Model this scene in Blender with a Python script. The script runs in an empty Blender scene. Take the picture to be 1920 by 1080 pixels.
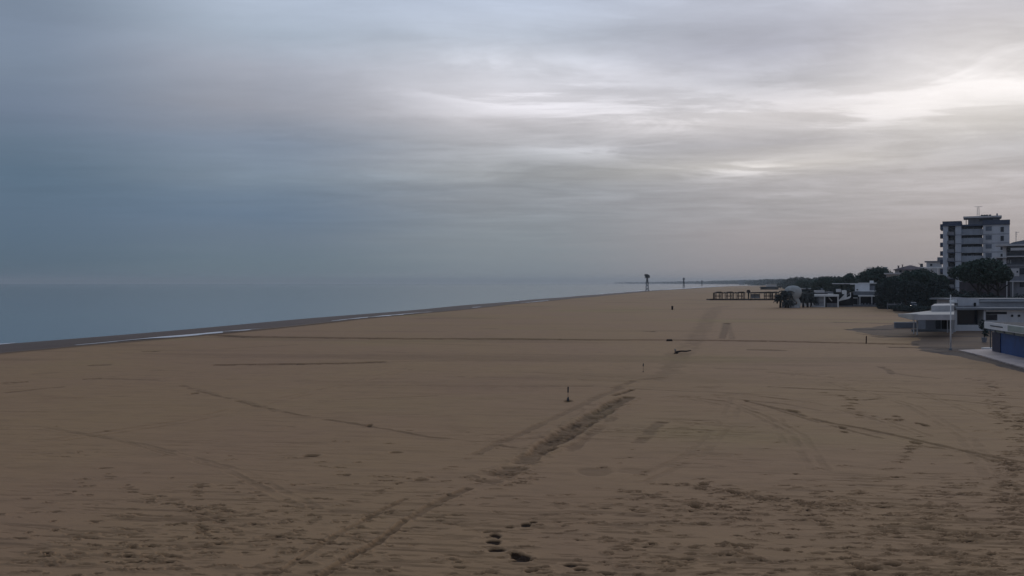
import bpy, math, random
import numpy as np
random.seed(7); rng = np.random.default_rng(11)
S = bpy.context.scene
C = S.collection
R = math.radians
F = 1663.0      # focal length in pixels of the 1920 wide photograph
H = 7.0         # camera height above the sand
HY = 530.0      # horizon row

# ------------------------------------------------------------------ camera
cam = bpy.data.cameras.new('camera'); co = bpy.data.objects.new('camera', cam); C.objects.link(co)
co.location = (0, 0, H); co.rotation_euler = (R(90), 0, 0)
cam.sensor_width = 36; cam.lens = 36*F/1920; cam.shift_y = -10/1920
cam.clip_start = .1; cam.clip_end = 30000
S.camera = co

# ------------------------------------------------------------------ node helpers
def lin(c):
    return tuple(((v/255)/12.92 if v/255 <= .04045 else ((v/255+.055)/1.055)**2.4) for v in c)
class NT:
    def __init__(s, tree): s.t = tree; tree.nodes.clear()
    def n(s, typ, **kw):
        nd = s.t.nodes.new(typ)
        for k, v in kw.items():
            if k[0] == '_': setattr(nd, k[1:], v)
        return nd
    def l(s, a, b): s.t.links.new(a, b)
    def m(s, op, a, b=None, c=None, clamp=False):
        nd = s.t.nodes.new('ShaderNodeMath'); nd.operation = op; nd.use_clamp = clamp
        for i, v in enumerate((a, b, c)):
            if v is None: continue
            if isinstance(v, (int, float)): nd.inputs[i].default_value = v
            else: s.l(v, nd.inputs[i])
        return nd.outputs[0]
    def mix(s, f, a, b, mode='MIX'):
        nd = s.t.nodes.new('ShaderNodeMix'); nd.data_type = 'RGBA'; nd.blend_type = mode
        for i, v in ((0, f), (6, a), (7, b)):
            if isinstance(v, (int, float)): nd.inputs[i].default_value = v
            elif isinstance(v, tuple): nd.inputs[i].default_value = (*v[:3], 1)
            else: s.l(v, nd.inputs[i])
        return nd.outputs[2]
    def mr(s, v, a, b, c=0., d=1., kind='SMOOTHSTEP'):
        nd = s.t.nodes.new('ShaderNodeMapRange'); nd.interpolation_type = kind
        s.l(v, nd.inputs[0])
        for i, x in enumerate((a, b, c, d)): nd.inputs[i+1].default_value = x
        return nd.outputs[0]
    def noise(s, vec, scale, detail=3, rough=.5, dist=0.):
        nd = s.t.nodes.new('ShaderNodeTexNoise'); nd.inputs['Scale'].default_value = scale
        nd.inputs['Detail'].default_value = detail; nd.inputs['Roughness'].default_value = rough
        nd.inputs['Distortion'].default_value = dist
        if vec is not None: s.l(vec, nd.inputs['Vector'])
        return nd.outputs[0]
    def mapping(s, vec, sc=(1, 1, 1), rot=(0, 0, 0), loc=(0, 0, 0)):
        nd = s.t.nodes.new('ShaderNodeMapping'); s.l(vec, nd.inputs[0])
        nd.inputs['Scale'].default_value = sc; nd.inputs['Rotation'].default_value = rot
        nd.inputs['Location'].default_value = loc
        return nd.outputs[0]

# ------------------------------------------------------------------ sky, sun
SUN_AZ, SUN_EL = R(27), R(15)
W = bpy.data.worlds.new('World'); S.world = W; W.use_nodes = True
t = NT(W.node_tree)
tc = t.n('ShaderNodeTexCoord'); D = tc.outputs['Generated']
sep = t.n('ShaderNodeSeparateXYZ'); t.l(D, sep.inputs[0])
x, y, z = sep.outputs
az = t.m('MULTIPLY', t.m('ARCTAN2', x, y), 180/math.pi)
aza = t.m('ABSOLUTE', az)
el = t.m('MULTIPLY', t.m('ARCSINE', z), 180/math.pi)
# cloud deck coordinates: direction projected on a flat layer overhead
zz = t.m('ADD', t.m('MAXIMUM', z, 0.0), .035)
cv = t.n('ShaderNodeCombineXYZ'); t.l(t.m('DIVIDE', x, zz), cv.inputs[0]); t.l(t.m('DIVIDE', y, zz), cv.inputs[1])
P = cv.outputs[0]
wob = t.noise(t.mapping(P, (.16, .30, 1)), 1.0, 4, .55)
elw = t.m('ADD', el, t.m('MULTIPLY', t.m('SUBTRACT', wob, .5), t.mr(el, 1.5, 9, 0, 5.0)))
fac = t.m('DIVIDE', elw, 60.0, clamp=True)
def elev(px, py): return math.degrees(math.atan((HY-py)/F*math.cos(math.atan((px-960)/F))))
cols = {   # sky colour by direction, from horizon to zenith
 0:    [(500,(86,105,121)),(440,(89,109,128)),(400,(91,111,131)),(330,(92,113,133)),(270,(101,119,138)),(200,(112,126,146)),(135,(124,138,157)),(60,(126,140,160)),(5,(124,138,157))],
 480:  [(500,(102,119,131)),(440,(105,121,138)),(400,(103,122,143)),(330,(122,137,153)),(270,(131,144,162)),(200,(152,156,168)),(135,(164,169,182)),(60,(168,180,196)),(5,(176,188,206))],
 960:  [(510,(126,136,144)),(440,(133,142,150)),(380,(142,148,156)),(320,(157,161,166)),(270,(172,174,180)),(225,(196,194,199)),(175,(214,213,220)),(110,(207,211,222)),(60,(184,192,206)),(5,(186,196,214))],
 1440: [(515,(145,143,148)),(440,(154,151,156)),(400,(158,158,164)),(350,(172,171,176)),(310,(196,193,192)),(260,(185,184,190)),(205,(210,207,210)),(150,(197,198,207)),(90,(176,179,193)),(5,(186,191,206))],
 1900: [(515,(151,146,148)),(440,(158,155,159)),(400,(168,165,170)),(340,(180,178,183)),(280,(178,178,183)),(220,(208,206,206)),(150,(230,227,228)),(90,(222,220,223)),(5,(194,194,202))]}
prev = None; pa = None
for px in (0, 480, 960, 1440, 1900):
    rmp = t.n('ShaderNodeValToRGB'); e = rmp.color_ramp.elements
    st = [(elev(px, py)/60, c) for py, c in cols[px]] + [(.6, (150, 162, 182)), (1., (128, 142, 165))]
    while len(e) < len(st): e.new(.5)
    for k, (p, c) in enumerate(st): e[k].position = p
    for k, (p, c) in enumerate(st): e[k].color = (*lin(c), 1)
    t.l(fac, rmp.inputs[0]); a = math.degrees(math.atan((px-960)/F))
    if prev is None: prev = rmp.outputs[0]
    else:
        azw = t.m('ADD', az, t.m('MULTIPLY', t.m('SUBTRACT', wob, .5), 6.0))
        prev = t.mix(t.mr(azw, pa, a), prev, rmp.outputs[0])
    pa = a
rb = t.n('ShaderNodeValToRGB'); e = rb.color_ramp.elements
for k, (p, c) in enumerate([(0, (98, 108, 124)), (.5, (132, 144, 164)), (1., (128, 142, 165))]):
    if k > 1: e.new(p)
    e[k].position = p; e[k].color = (*lin(c), 1)
t.l(fac, rb.inputs[0])
prev = t.mix(t.mr(aza, 38, 100), prev, rb.outputs[0])
# lighter breaks and darker streaks in the deck
def blob(px, py, rx, ry):
    a0 = math.degrees(math.atan((px-960)/F)); e0 = elev(px, py)
    da = t.m('DIVIDE', t.m('SUBTRACT', az, a0), rx/29.); de = t.m('DIVIDE', t.m('SUBTRACT', elw, e0), ry/29.)
    return t.m('POWER', 2.718, t.m('MULTIPLY', t.m('ADD', t.m('MULTIPLY', da, da), t.m('MULTIPLY', de, de)), -1.))
streak = t.noise(t.mapping(P, (.62, 1.25, 1), (0, 0, R(-9))), 1.0, 8, .62, .9)
fine = t.noise(t.mapping(P, (1.9, 3.2, 1), (0, 0, R(6))), 1.0, 7, .66, .5)
amp = t.mr(el, 1.0, 7.0, .04, 1.)
edge_ = t.mr(t.noise(t.mapping(P, (.75, 1.0, 1), (0, 0, R(-4)), (3.1, 1.7, 0)), 1.0, 9, .6, .7), .44, .60)   # cloud bodies with a firm edge
tex = t.m('ADD', t.m('MULTIPLY', t.m('SUBTRACT', streak, .5), .55), t.m('MULTIPLY', t.m('SUBTRACT', fine, .5), .34))
tex = t.m('ADD', tex, t.m('MULTIPLY', t.m('SUBTRACT', edge_, .5), t.mr(az, -22, 4, .05, .15)))
leftcalm = t.mr(az, -26, 2, .35, 1.)
gain = t.m('ADD', t.m('MULTIPLY', t.m('MULTIPLY', tex, amp), leftcalm), 1.0)
brk = None
for b, k in (((1400, 322, 85, 17), .34), ((1110, 272, 130, 12), .30), ((960, 165, 130, 40), .30), ((1180, 205, 240, 22), .20), ((1440, 370, 60, 5), .2),
             ((1810, 165, 170, 55), .10), ((1580, 215, 120, 16), .16), ((600, 258, 190, 26), -.09), ((1300, 60, 220, 40), -.14), ((700, 330, 90, 10), .05)):
    v = t.m('MULTIPLY', blob(*b), k); brk = v if brk is None else t.m('ADD', brk, v)
gain = t.m('ADD', gain, t.m('MULTIPLY', brk, t.mr(t.m('ADD', t.m('MULTIPLY', streak, .6), t.m('MULTIPLY', edge_, .4)), .30, .66, .25, 1.3)))
gv = t.n('ShaderNodeCombineXYZ')
for i in range(3): t.l(gain, gv.inputs[i])
cloud = t.n('ShaderNodeVectorMath', _operation='MULTIPLY'); t.l(prev, cloud.inputs[0]); t.l(gv.outputs[0], cloud.inputs[1])
sc_ = t.n('ShaderNodeVectorMath', _operation='SCALE'); t.l(cloud.outputs[0], sc_.inputs[0]); sc_.inputs[3].default_value = 10.
sky = t.n('ShaderNodeTexSky', _sky_type='NISHITA', _sun_disc=False, _sun_elevation=SUN_EL, _sun_rotation=SUN_AZ,
          _air_density=1.2, _dust_density=3.0, _ozone_density=1.0)
fin = t.mix(.99, sky.outputs[0], sc_.outputs[0])
# ground half of the world: dull sand, only for directions below the horizon
fin = t.mix(t.mr(z, -.03, -.002), (1.2, 1.0, .85), fin)
bg = t.n('ShaderNodeBackground'); bg.inputs[1].default_value = .1; t.l(fin, bg.inputs[0])
wo = t.n('ShaderNodeOutputWorld'); t.l(bg.outputs[0], wo.inputs[0])
W.cycles.sampling_method = 'MANUAL'; W.cycles.sample_map_resolution = 1024

sl = bpy.data.lights.new('sun', 'SUN'); sl.energy = .5; sl.angle = R(22); sl.color = (1., .93, .86)
so = bpy.data.objects.new('sun', sl); C.objects.link(so); so.location = (60, 100, 60)
so.rotation_euler = (R(90)-SUN_EL, 0, R(180)-SUN_AZ)
S.view_settings.view_transform = 'Standard'; S.view_settings.look = 'None'; S.view_settings.exposure = 0; S.view_settings.gamma = 1
S.view_settings.use_curve_mapping = False
S.render.engine = 'CYCLES'; S.cycles.volume_bounces = 0; S.cycles.max_bounces = 6; S.cycles.use_denoising = True

# ------------------------------------------------------------------ materials
MATS = {}
def mat(name, col, rough=.85, var=.18, scale=.6, metal=0., spec=.3, emit=None, streaks=False):
    """painted / plastered / wooden surface with stains of its own"""
    if name in MATS: return MATS[name]
    m = bpy.data.materials.new(name); m.use_nodes = True; q = NT(m.node_tree)
    b = q.n('ShaderNodeBsdfPrincipled'); o = q.n('ShaderNodeOutputMaterial'); q.l(b.outputs[0], o.inputs[0])
    tcn = q.n('ShaderNodeTexCoord'); ob = tcn.outputs['Object']
    n1 = q.noise(ob, scale, 5, .6, .4)
    if streaks:
        n2 = q.noise(q.mapping(ob, (2.2, 2.2, .25)), scale*1.5, 4, .6)
        n1 = q.m('ADD', q.m('MULTIPLY', n1, .5), q.m('MULTIPLY', n2, .5))
    dark = tuple(c*(1-var*1.6) for c in col); lite = tuple(min(1, c*(1+var)) for c in col)
    c = q.mix(q.mr(n1, .3, .7, 0, 1, 'LINEAR'), dark, lite); q.l(c, b.inputs['Base Color'])
    b.inputs['Roughness'].default_value = rough; b.inputs['Metallic'].default_value = metal
    b.inputs['Specular IOR Level'].default_value = spec
    if emit: b.inputs['Emission Color'].default_value = (*emit[:3], 1); b.inputs['Emission Strength'].default_value = emit[3]
    MATS[name] = m; return m
white = mat('white_paint', (.78, .78, .78), .7, .10, .5, streaks=True)
cream = mat('pale_plaster', (.54, .54, .56), .8, .14, .3, streaks=True)
plaster = mat('tower_plaster', (.52, .56, .63), .8, .16, .22, streaks=True)
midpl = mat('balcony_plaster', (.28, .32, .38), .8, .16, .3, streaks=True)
bluegrey = mat('blue_grey_band', (.062, .082, .135), .7, .15, .4)
greyw = mat('grey_render', (.20, .21, .24), .85, .2, .4, streaks=True)
darkw = mat('dark_wood', (.030, .022, .020), .8, .3, 2.)
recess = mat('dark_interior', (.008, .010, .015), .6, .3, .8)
brownr = mat('roof_tiles_brown', (.14, .11, .12), .85, .25, 1.5)
roofgrey = mat('grey_roofing', (.20, .215, .24), .9, .18, .5)
bluep = mat('blue_paint', (.008, .060, .21), .5, .2, .7)
bluedk = mat('navy_paint', (.012, .018, .06), .5, .2, .7)
greenwh = mat('pale_green_paint', (.36, .40, .36), .6, .1, .8)
metal = mat('galvanised_metal', (.30, .31, .33), .5, .2, 2., .6)
darkm = mat('dark_metal', (.04, .045, .055), .6, .2, 2.)
timber = mat('dark_timber', (.045, .030, .024), .85, .3, 1.5)
deckm = mat('dark_deck_boards', (.05, .032, .024), .9, .3, .8)
canvas = mat('pale_roof_membrane', (.46, .45, .43), .8, .12, .35)
canvas2 = mat('canopy_fascia_paint', (.52, .50, .50), .8, .12, .5)
stone = mat('light_paving', (.56, .46, .42), .9, .15, .5)
bark = mat('bark', (.035, .030, .028), .95, .3, 3.)
rust = mat('rusty_post', (.06, .03, .022), .9, .3, 5.)
lamp = mat('lit_headlight', (1, 1, 1), .3, .0, 1, emit=(1, .98, .92, 6.))
carp = mat('dark_car_paint', (.02, .022, .03), .3, .1, 1., .2, .5)
shell = mat('pale_grey_render', (.44, .45, .44), .85, .14, .5, streaks=True)

def glassmat():
    m = bpy.data.materials.new('window_glass'); m.use_nodes = True; q = NT(m.node_tree)
    b = q.n('ShaderNodeBsdfPrincipled'); o = q.n('ShaderNodeOutputMaterial'); q.l(b.outputs[0], o.inputs[0])
    b.inputs['Base Color'].default_value = (.012, .018, .03, 1); b.inputs['Roughness'].default_value = .15
    return m
glass = glassmat()
def leafmat(name, a, b2):
    m = bpy.data.materials.new(name); m.use_nodes = True; q = NT(m.node_tree)
    b = q.n('ShaderNodeBsdfPrincipled'); o = q.n('ShaderNodeOutputMaterial'); q.l(b.outputs[0], o.inputs[0])
    g = q.n('ShaderNodeNewGeometry')
    nz = q.noise(g.outputs['Position'], .35, 3, .6)
    f = q.m('ADD', q.m('MULTIPLY', g.outputs['Random Per Island'], .5), q.m('MULTIPLY', nz, .6), clamp=True)
    q.l(q.mix(f, a, b2), b.inputs['Base Color']); b.inputs['Roughness'].default_value = .8
    b.inputs['Specular IOR Level'].default_value = .15
    return m
pineleaf = leafmat('pine_needles', (.028, .052, .046), (.062, .098, .074))
darkleaf = leafmat('dark_foliage', (.026, .040, .044), (.056, .078, .072))
palmleaf = leafmat('palm_leaves', (.018, .022, .026), (.045, .050, .045))

# ------------------------------------------------------------------ mesh helpers
class MB:
    def __init__(s): s.v = []; s.f = []
    def quad(s, a, b, c, d):
        n = len(s.v); s.v += [tuple(a), tuple(b), tuple(c), tuple(d)]; s.f.append((n, n+1, n+2, n+3))
    def box(s, x0, x1, y0, y1, z0, z1):
        n = len(s.v)
        s.v += [(x0, y0, z0), (x1, y0, z0), (x1, y1, z0), (x0, y1, z0), (x0, y0, z1), (x1, y0, z1), (x1, y1, z1), (x0, y1, z1)]
        s.f += [tuple(n+i for i in q) for q in ((0, 3, 2, 1), (4, 5, 6, 7), (0, 1, 5, 4), (1, 2, 6, 5), (2, 3, 7, 6), (3, 0, 4, 7))]
        return s
    def prism(s, pts, z0, z1):
        """vertical prism, z0 / z1 may be lists (sloping top or bottom)"""
        n = len(s.v); k = len(pts)
        zb = z0 if isinstance(z0, (list, tuple)) else [z0]*k; zt = z1 if isinstance(z1, (list, tuple)) else [z1]*k
        s.v += [(p[0], p[1], zb[i]) for i, p in enumerate(pts)] + [(p[0], p[1], zt[i]) for i, p in enumerate(pts)]
        s.f.append(tuple(range(n+k-1, n-1, -1))); s.f.append(tuple(range(n+k, n+2*k)))
        for i in range(k):
            j = (i+1) % k; s.f.append((n+i, n+j, n+k+j, n+k+i))
        return s
    def xz(s, pts, y0, y1):
        """profile in the x-z plane, extruded in y"""
        n = len(s.v); k = len(pts)
        s.v += [(p[0], y0, p[1]) for p in pts] + [(p[0], y1, p[1]) for p in pts]
        s.f.append(tuple(range(n, n+k))); s.f.append(tuple(range(n+2*k-1, n+k-1, -1)))
        for i in range(k):
            j = (i+1) % k; s.f.append((n+j, n+i, n+k+i, n+k+j))
        return s
    def tube(s, pts, rad, seg=8, cap=True):
        rad = rad if isinstance(rad, (list, tuple)) else [rad]*len(pts)
        n = len(s.v); P_ = [np.array(p, float) for p in pts]
        for i, p in enumerate(P_):
            d = (P_[min(i+1, len(P_)-1)]-P_[max(i-1, 0)]); d = d/(np.linalg.norm(d)+1e-9)
            u = np.cross(d, (0, 0, 1) if abs(d[2]) < .9 else (0, 1, 0)); u /= np.linalg.norm(u); w = np.cross(u, d)
            for k in range(seg):
                a = 2*math.pi*k/seg; s.v.append(tuple(p+rad[i]*(math.cos(a)*u+math.sin(a)*w)))
        for i in range(len(pts)-1):
            for k in range(seg):
                j = (k+1) % seg; a, b = n+i*seg, n+(i+1)*seg; s.f.append((a+k, a+j, b+j, b+k))
        if cap:
            s.f.append(tuple(n+k for k in range(seg-1, -1, -1))); m_ = n+(len(pts)-1)*seg; s.f.append(tuple(m_+k for k in range(seg)))
        return s
    def build(s, name, m, parent=None, smooth=False, bevel=0.):
        me = bpy.data.meshes.new(name); me.from_pydata(s.v, [], s.f); me.update()
        if m: me.materials.append(m)
        o = bpy.data.objects.new(name, me); C.objects.link(o)
        if smooth: me.polygons.foreach_set('use_smooth', [True]*len(me.polygons))
        if parent: o.parent = parent
        if bevel:
            b = o.modifiers.new('bevel', 'BEVEL'); b.width = bevel; b.segments = 2; b.limit_method = 'ANGLE'
        return o
def box(name, m, parent, *a, bevel=0.): return MB().box(*a).build(name, m, parent, bevel=bevel)
def tag(o, label, cat, group=None, kind=None):
    o['label'] = label; o['category'] = cat
    if group: o['group'] = group
    if kind: o['kind'] = kind
    return o
def struct(o): o['kind'] = 'structure'; return o
def thing(name, label, cat, loc=(0, 0, 0), rz=0., group=None):
    o = bpy.data.objects.new(name, None); C.objects.link(o); o.location = loc; o.rotation_euler = (0, 0, rz); o.empty_display_size = .3
    return tag(o, label, cat, group)
def copy_tree(o, parent=None):
    c = o.copy(); C.objects.link(c)
    if parent: c.parent = parent
    for ch in [q for q in bpy.data.objects if q.parent == o]: copy_tree(ch, c)
    return c
def G(px, py, z=0.):
    d = (H-z)*F/(py-HY); return ((px-960)/F*d, d)
def X(px, d): return (px-960)/F*d
def Z(py, d): return H-(py-HY)*d/F
class Fr:
    """a facade frame: origin on the ground seen at column px, distance d, turned towards the beach viewer"""
    def __init__(s, px, d, extra=0.):
        s.th = math.atan((px-960)/F)+R(extra); s.x0 = X(px, d); s.d = d; s.c, s.s = math.cos(s.th), math.sin(s.th)
    def a(s, px):
        k = (px-960)/F; return (k*s.d-s.x0)/(s.c+k*s.s)
    def z(s, py): return Z(py, s.d)
    def thing(s, *a, **k): return thing(*a, loc=(s.x0, s.d, 0), rz=-s.th, **k)

# ------------------------------------------------------------------ numpy noise
def h2(ix, iy, seed):
    n = (ix*374761393+iy*668265263+seed*974634777) & 0xffffffff
    n = ((n ^ (n >> 13))*1274126177) & 0xffffffff
    return ((n ^ (n >> 16)) & 0xffff)/65535.
def vn(x, y, seed=0):
    x0 = np.floor(x).astype(np.int64); y0 = np.floor(y).astype(np.int64); fx = x-x0; fy = y-y0
    fx = fx*fx*(3-2*fx); fy = fy*fy*(3-2*fy)
    a, b, c, d = h2(x0, y0, seed), h2(x0+1, y0, seed), h2(x0, y0+1, seed), h2(x0+1, y0+1, seed)
    return (a*(1-fx)+b*fx)*(1-fy)+(c*(1-fx)+d*fx)*fy
def fbm(x, y, seed=0, o=4):
    r = 0; a = .5; t_ = 0
    for i in range(o): r = r+a*vn(x*2**i, y*2**i, seed+i*17); t_ += a; a *= .55
    return r/t_
def ss(a, b, v): v = np.clip((v-a)/(b-a), 0, 1); return v*v*(3-2*v)

# ------------------------------------------------------------------ beach
SH = np.array([(-500, -218.6), (107.7, -62.2), (199.8, -38.4), (375, 4.5), (826, 124), (975, 176), (1549, 346), (1966, 485), (2600, 800), (3400, 1500), (12000, 9000)])
def shore(y): return np.interp(y, SH[:, 0], SH[:, 1])+1.2*np.sin(y/17.)*np.exp(-y/900.)
u = np.concatenate([-np.geomspace(6, .75, 26)[:-1], np.linspace(-.75, .75, 1150), np.geomspace(.75, 6, 26)[1:]])
ys = np.concatenate([np.linspace(-150, 17, 14)[:-1], np.geomspace(17, 60, 760)[:-1], np.geomspace(60, 340, 430)[:-1], np.geomspace(340, 9000, 130)])
sc = np.maximum(ys, 17)
YY, UU = np.meshgrid(ys, u, indexing='ij')
XX = 7500*np.tanh(UU*sc[:, None]/7500)
# streak fields: raked and wind drawn grooves, long in x, slightly falling to the right
def rot(x, y, a): c, s_ = math.cos(R(a)), math.sin(R(a)); return x*c+y*s_, -x*s_+y*c
xa, ya = rot(XX, YY, -7)
near = 1-ss(26, 62, YY)
big = fbm(XX/9, YY/6, 3, 3)
rough_zone = np.clip(ss(.46, .72, big+.35*(1-ss(22, 34, YY))-.12*ss(36, 50, YY)+.06*ss(-4, 8, XX)), 0, 1)
ww = vn(XX/3, YY/3, 77)*.5
g1 = fbm(xa/.95, ya/.19+ww, 21, 3); g2 = fbm(xa/2.8, ya/.30+ww, 31, 3); g3 = fbm(XX/.42, YY/.12, 41, 2)
groove = ss(.62, .72, g1)*.65+ss(.61, .71, g2)*.8
pits = ss(.70, .79, g3)*ss(.5, .7, fbm(XX/2.2, YY/1.4, 55, 2))
Z0 = .10*(fbm(XX/14, YY/10, 1, 3)-.5)+.05*(fbm(xa/3, ya/1.2, 5, 3)-.5)
hz = Z0-(.024*groove+.035*pits)*rough_zone*(1-ss(60, 110, YY))-.008*groove*(1-ss(60, 160, YY))
hz += .012*(g1-.5)*near
damp_shade = (.24*groove+.32*pits)*rough_zone*(1-ss(60, 100, YY))+.10*groove*(1-rough_zone)*(1-ss(90, 220, YY))  # damp sand, plus shade of grooves and pits painted into the value
hz *= 1-ss(150, 400, YY)
damp_shade += .18*ss(.55, .75, fbm(xa/30, ya/5+2, 61, 3))*ss(40, 80, YY)
xf = XX.ravel(); yf = YY.ravel(); hf = hz.ravel().copy(); df = damp_shade.ravel().copy()
u_lo = None
def near_idx(x0, x1, y0, y1):
    i0 = max(np.searchsorted(ys, y0)-1, 0); i1 = min(np.searchsorted(ys, y1)+1, len(ys))
    rows = np.arange(i0, i1); lo = x0/sc[rows]; hi = x1/sc[rows]
    j0 = max(np.searchsorted(u, min(lo.min(), x0/sc[rows].max()))-1, 0); j1 = min(np.searchsorted(u, max(hi.max(), x1/sc[rows].min()))+1, len(u))
    return (rows[:, None]*len(u)+np.arange(j0, j1)[None, :]).ravel()
def stroke(pts, w, depth, dmp_shade, rim=0., ragged=.5, seed=5, breaks=0., px=True, soft=.35, hp=0.):
    """a track pressed in the sand along a line on the ground; w in metres"""
    q = [G(*p) for p in pts] if px else pts
    w_ = w if isinstance(w, (list, tuple)) else [w]*len(q)
    if hp: w_ = [max(a_, hp*b_[1]**2/11641) for a_, b_ in zip(w_, q)]
    M = max(w_)*2.5+.3
    for k in range(len(q)-1):
        (xa_, ya_), (xb, yb) = q[k], q[k+1]
        idx = near_idx(min(xa_, xb)-M, max(xa_, xb)+M, min(ya_, yb)-M, max(ya_, yb)+M)
        if not len(idx): continue
        X_, Y_ = xf[idx], yf[idx]; dx, dy = xb-xa_, yb-ya_; L2 = dx*dx+dy*dy+1e-9
        tt = ((X_-xa_)*dx+(Y_-ya_)*dy)/L2
        ok = (tt > (-.0 if k else -.02)) & (tt <= 1.0); idx = idx[ok]; X_ = X_[ok]; Y_ = Y_[ok]; tt = np.clip(tt[ok], 0, 1)
        dd = np.hypot(X_-xa_-tt*dx, Y_-ya_-tt*dy); ww_ = (w_[k]*(1-tt)+w_[k+1]*tt)/2
        nz = fbm(X_/(.35+w_[k]*.3), Y_/(.35+w_[k]*.3), seed, 3)
        ww_ = ww_*(1+ragged*(nz-.5)*2)
        f = 1-ss(1-soft, 1+soft, dd/ww_)
        if breaks: f *= ss(breaks-.1, breaks+.1, vn(X_/1.1, Y_/1.1, seed+9))
        churn = .6+.8*fbm(X_/.22, Y_/.22, seed+3, 2)
        hf[idx] -= depth*f*churn; df[idx] = np.maximum(df[idx], dmp_shade*f*(.55+.75*nz))  # track darkening: damp sand and painted shade of the hollow
        if rim: hf[idx] += rim*np.exp(-((dd/ww_-1.5)/.35)**2)
def pit(px, py, w, l, depth, dmp_shade, ang=0., seed=0, world=False, rim=.35):
    x0, y0 = (px, py) if world else G(px, py)
    M = max(w, l)*1.6; idx = near_idx(x0-M, x0+M, y0-M, y0+M)
    if not len(idx): return
    a, b = rot(xf[idx]-x0, yf[idx]-y0, ang); r = np.hypot(a/(w/2), b/(l/2))
    r = r*(1+.5*(vn(xf[idx]/(w*.4), yf[idx]/(w*.4), seed)-.5))
    f = 1-ss(.72, 1.08, r); hf[idx] -= depth*f; hf[idx] += rim*depth*np.exp(-((r-1.35)/.25)**2); df[idx] = np.maximum(df[idx], dmp_shade*f)  # prints darken as damp sand with hollow shade painted in

def trail(pts, n, spread, seed):
    """prints and scuffs loosely following a walked line"""
    r_ = np.random.default_rng(seed); P_ = np.array(pts, float); L = np.r_[0, np.cumsum(np.hypot(*(P_[1:]-P_[:-1]).T))]
    for i in range(n):
        f = r_.uniform(0, L[-1]); a, b = np.interp(f, L, P_[:, 0]), np.interp(f, L, P_[:, 1])
        d = 11641/(b-HY); pit(a+r_.normal(0, spread), b+r_.normal(0, spread*.35), r_.uniform(.15, .55)*(d/30)**.5, r_.uniform(.09, .2)*(d/30), r_.uniform(.03, .06), r_.uniform(.25, .85), r_.normal(-4, 14), seed+i*7, rim=.4)
# the churned vehicle track and its fainter companions
stroke([(1182, 744), (1150, 758), (1118, 778), (1085, 797), (1050, 818), (1018, 838), (1004, 852)], [.8, 1.05, 1.15, 1.1, 1.1, 1.0, .8], .09, .54, .05, .45, 5, soft=.18)
stroke([(1160, 749), (1100, 782), (1060, 806), (1012, 836)], .28, .06, .8, 0, .9, 7, .45)
stroke([(1150, 768), (1100, 795), (1040, 835), (1010, 850)], .3, .06, .8, 0, .9, 11, .5)
stroke([(1004, 852), (965, 876), (930, 898), (905, 905)], [1.0, .9, .9, .6], .06, .45, .03, .8, 6, .3)
stroke([(1112, 780), (1085, 806), (1040, 832)], .7, .05, .35, 0, .9, 6, .35)
stroke([(880, 915), (850, 928), (815, 945), (765, 974), (757, 976)], [.3, .35, .35, .3, .3], .05, .42, .02, .5, 8)
stroke([(760, 975), (700, 1022), (655, 1046), (600, 1082), (560, 1110)], [.2, .25, .25, .25, .25], .05, .5, .03, .4, 9)
stroke([(1165, 727), (1120, 745), (1050, 778), (985, 808), (930, 830), (890, 852)], [.5, .5, .45, .4, .45, .4], .03, .30, .015, .6, 12)
stroke([(762, 935), (730, 950), (682, 974)], .22, .04, .4, .02, .5, 13)
stroke([(690, 972), (640, 998), (575, 1040), (510, 1082)], .2, .03, .28, .015, .6, 14, .35)
stroke([(1150, 782), (1120, 805), (1080, 835), (1060, 850)], .45, .03, .3, 0, .9, 15, .4)
stroke([(1240, 790), (1222, 805), (1205, 820), (1190, 830)], .6, .04, .36, 0, .8, 16, .35)
stroke([(1187, 730), (1165, 738), (1150, 742)], .35, .08, .7, .03, .4, 17)
stroke([(1150, 728), (1190, 713), (1230, 708), (1262, 706)], .55, .04, .42, .02, .6, 18, .25)
stroke([(1225, 712), (1250, 695), (1268, 680), (1285, 662), (1300, 640), (1318, 615), (1330, 595), (1342, 577), (1365, 574)], [1.2, 1.4, 1.7, 1.8, 2., 2.6, 3., 3.5, 4.], .02, .26, 0, .9, 19, .25)
stroke([(1262, 660), (1245, 690), (1275, 700)], 1.1, .02, .22, 0, .9, 20, .3)
stroke([(1353, 635), (1358, 622), (1362, 606)], [.9, 1., 1.2], .05, .5, 0, .4, 21)
stroke([(1362, 606), (1366, 608), (1369, 622), (1373, 636)], [.9, .8, .7, .8], .04, .3, 0, .5, 22)
pit(1364, 606, 1.4, 2.2, .12, .85)
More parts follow.
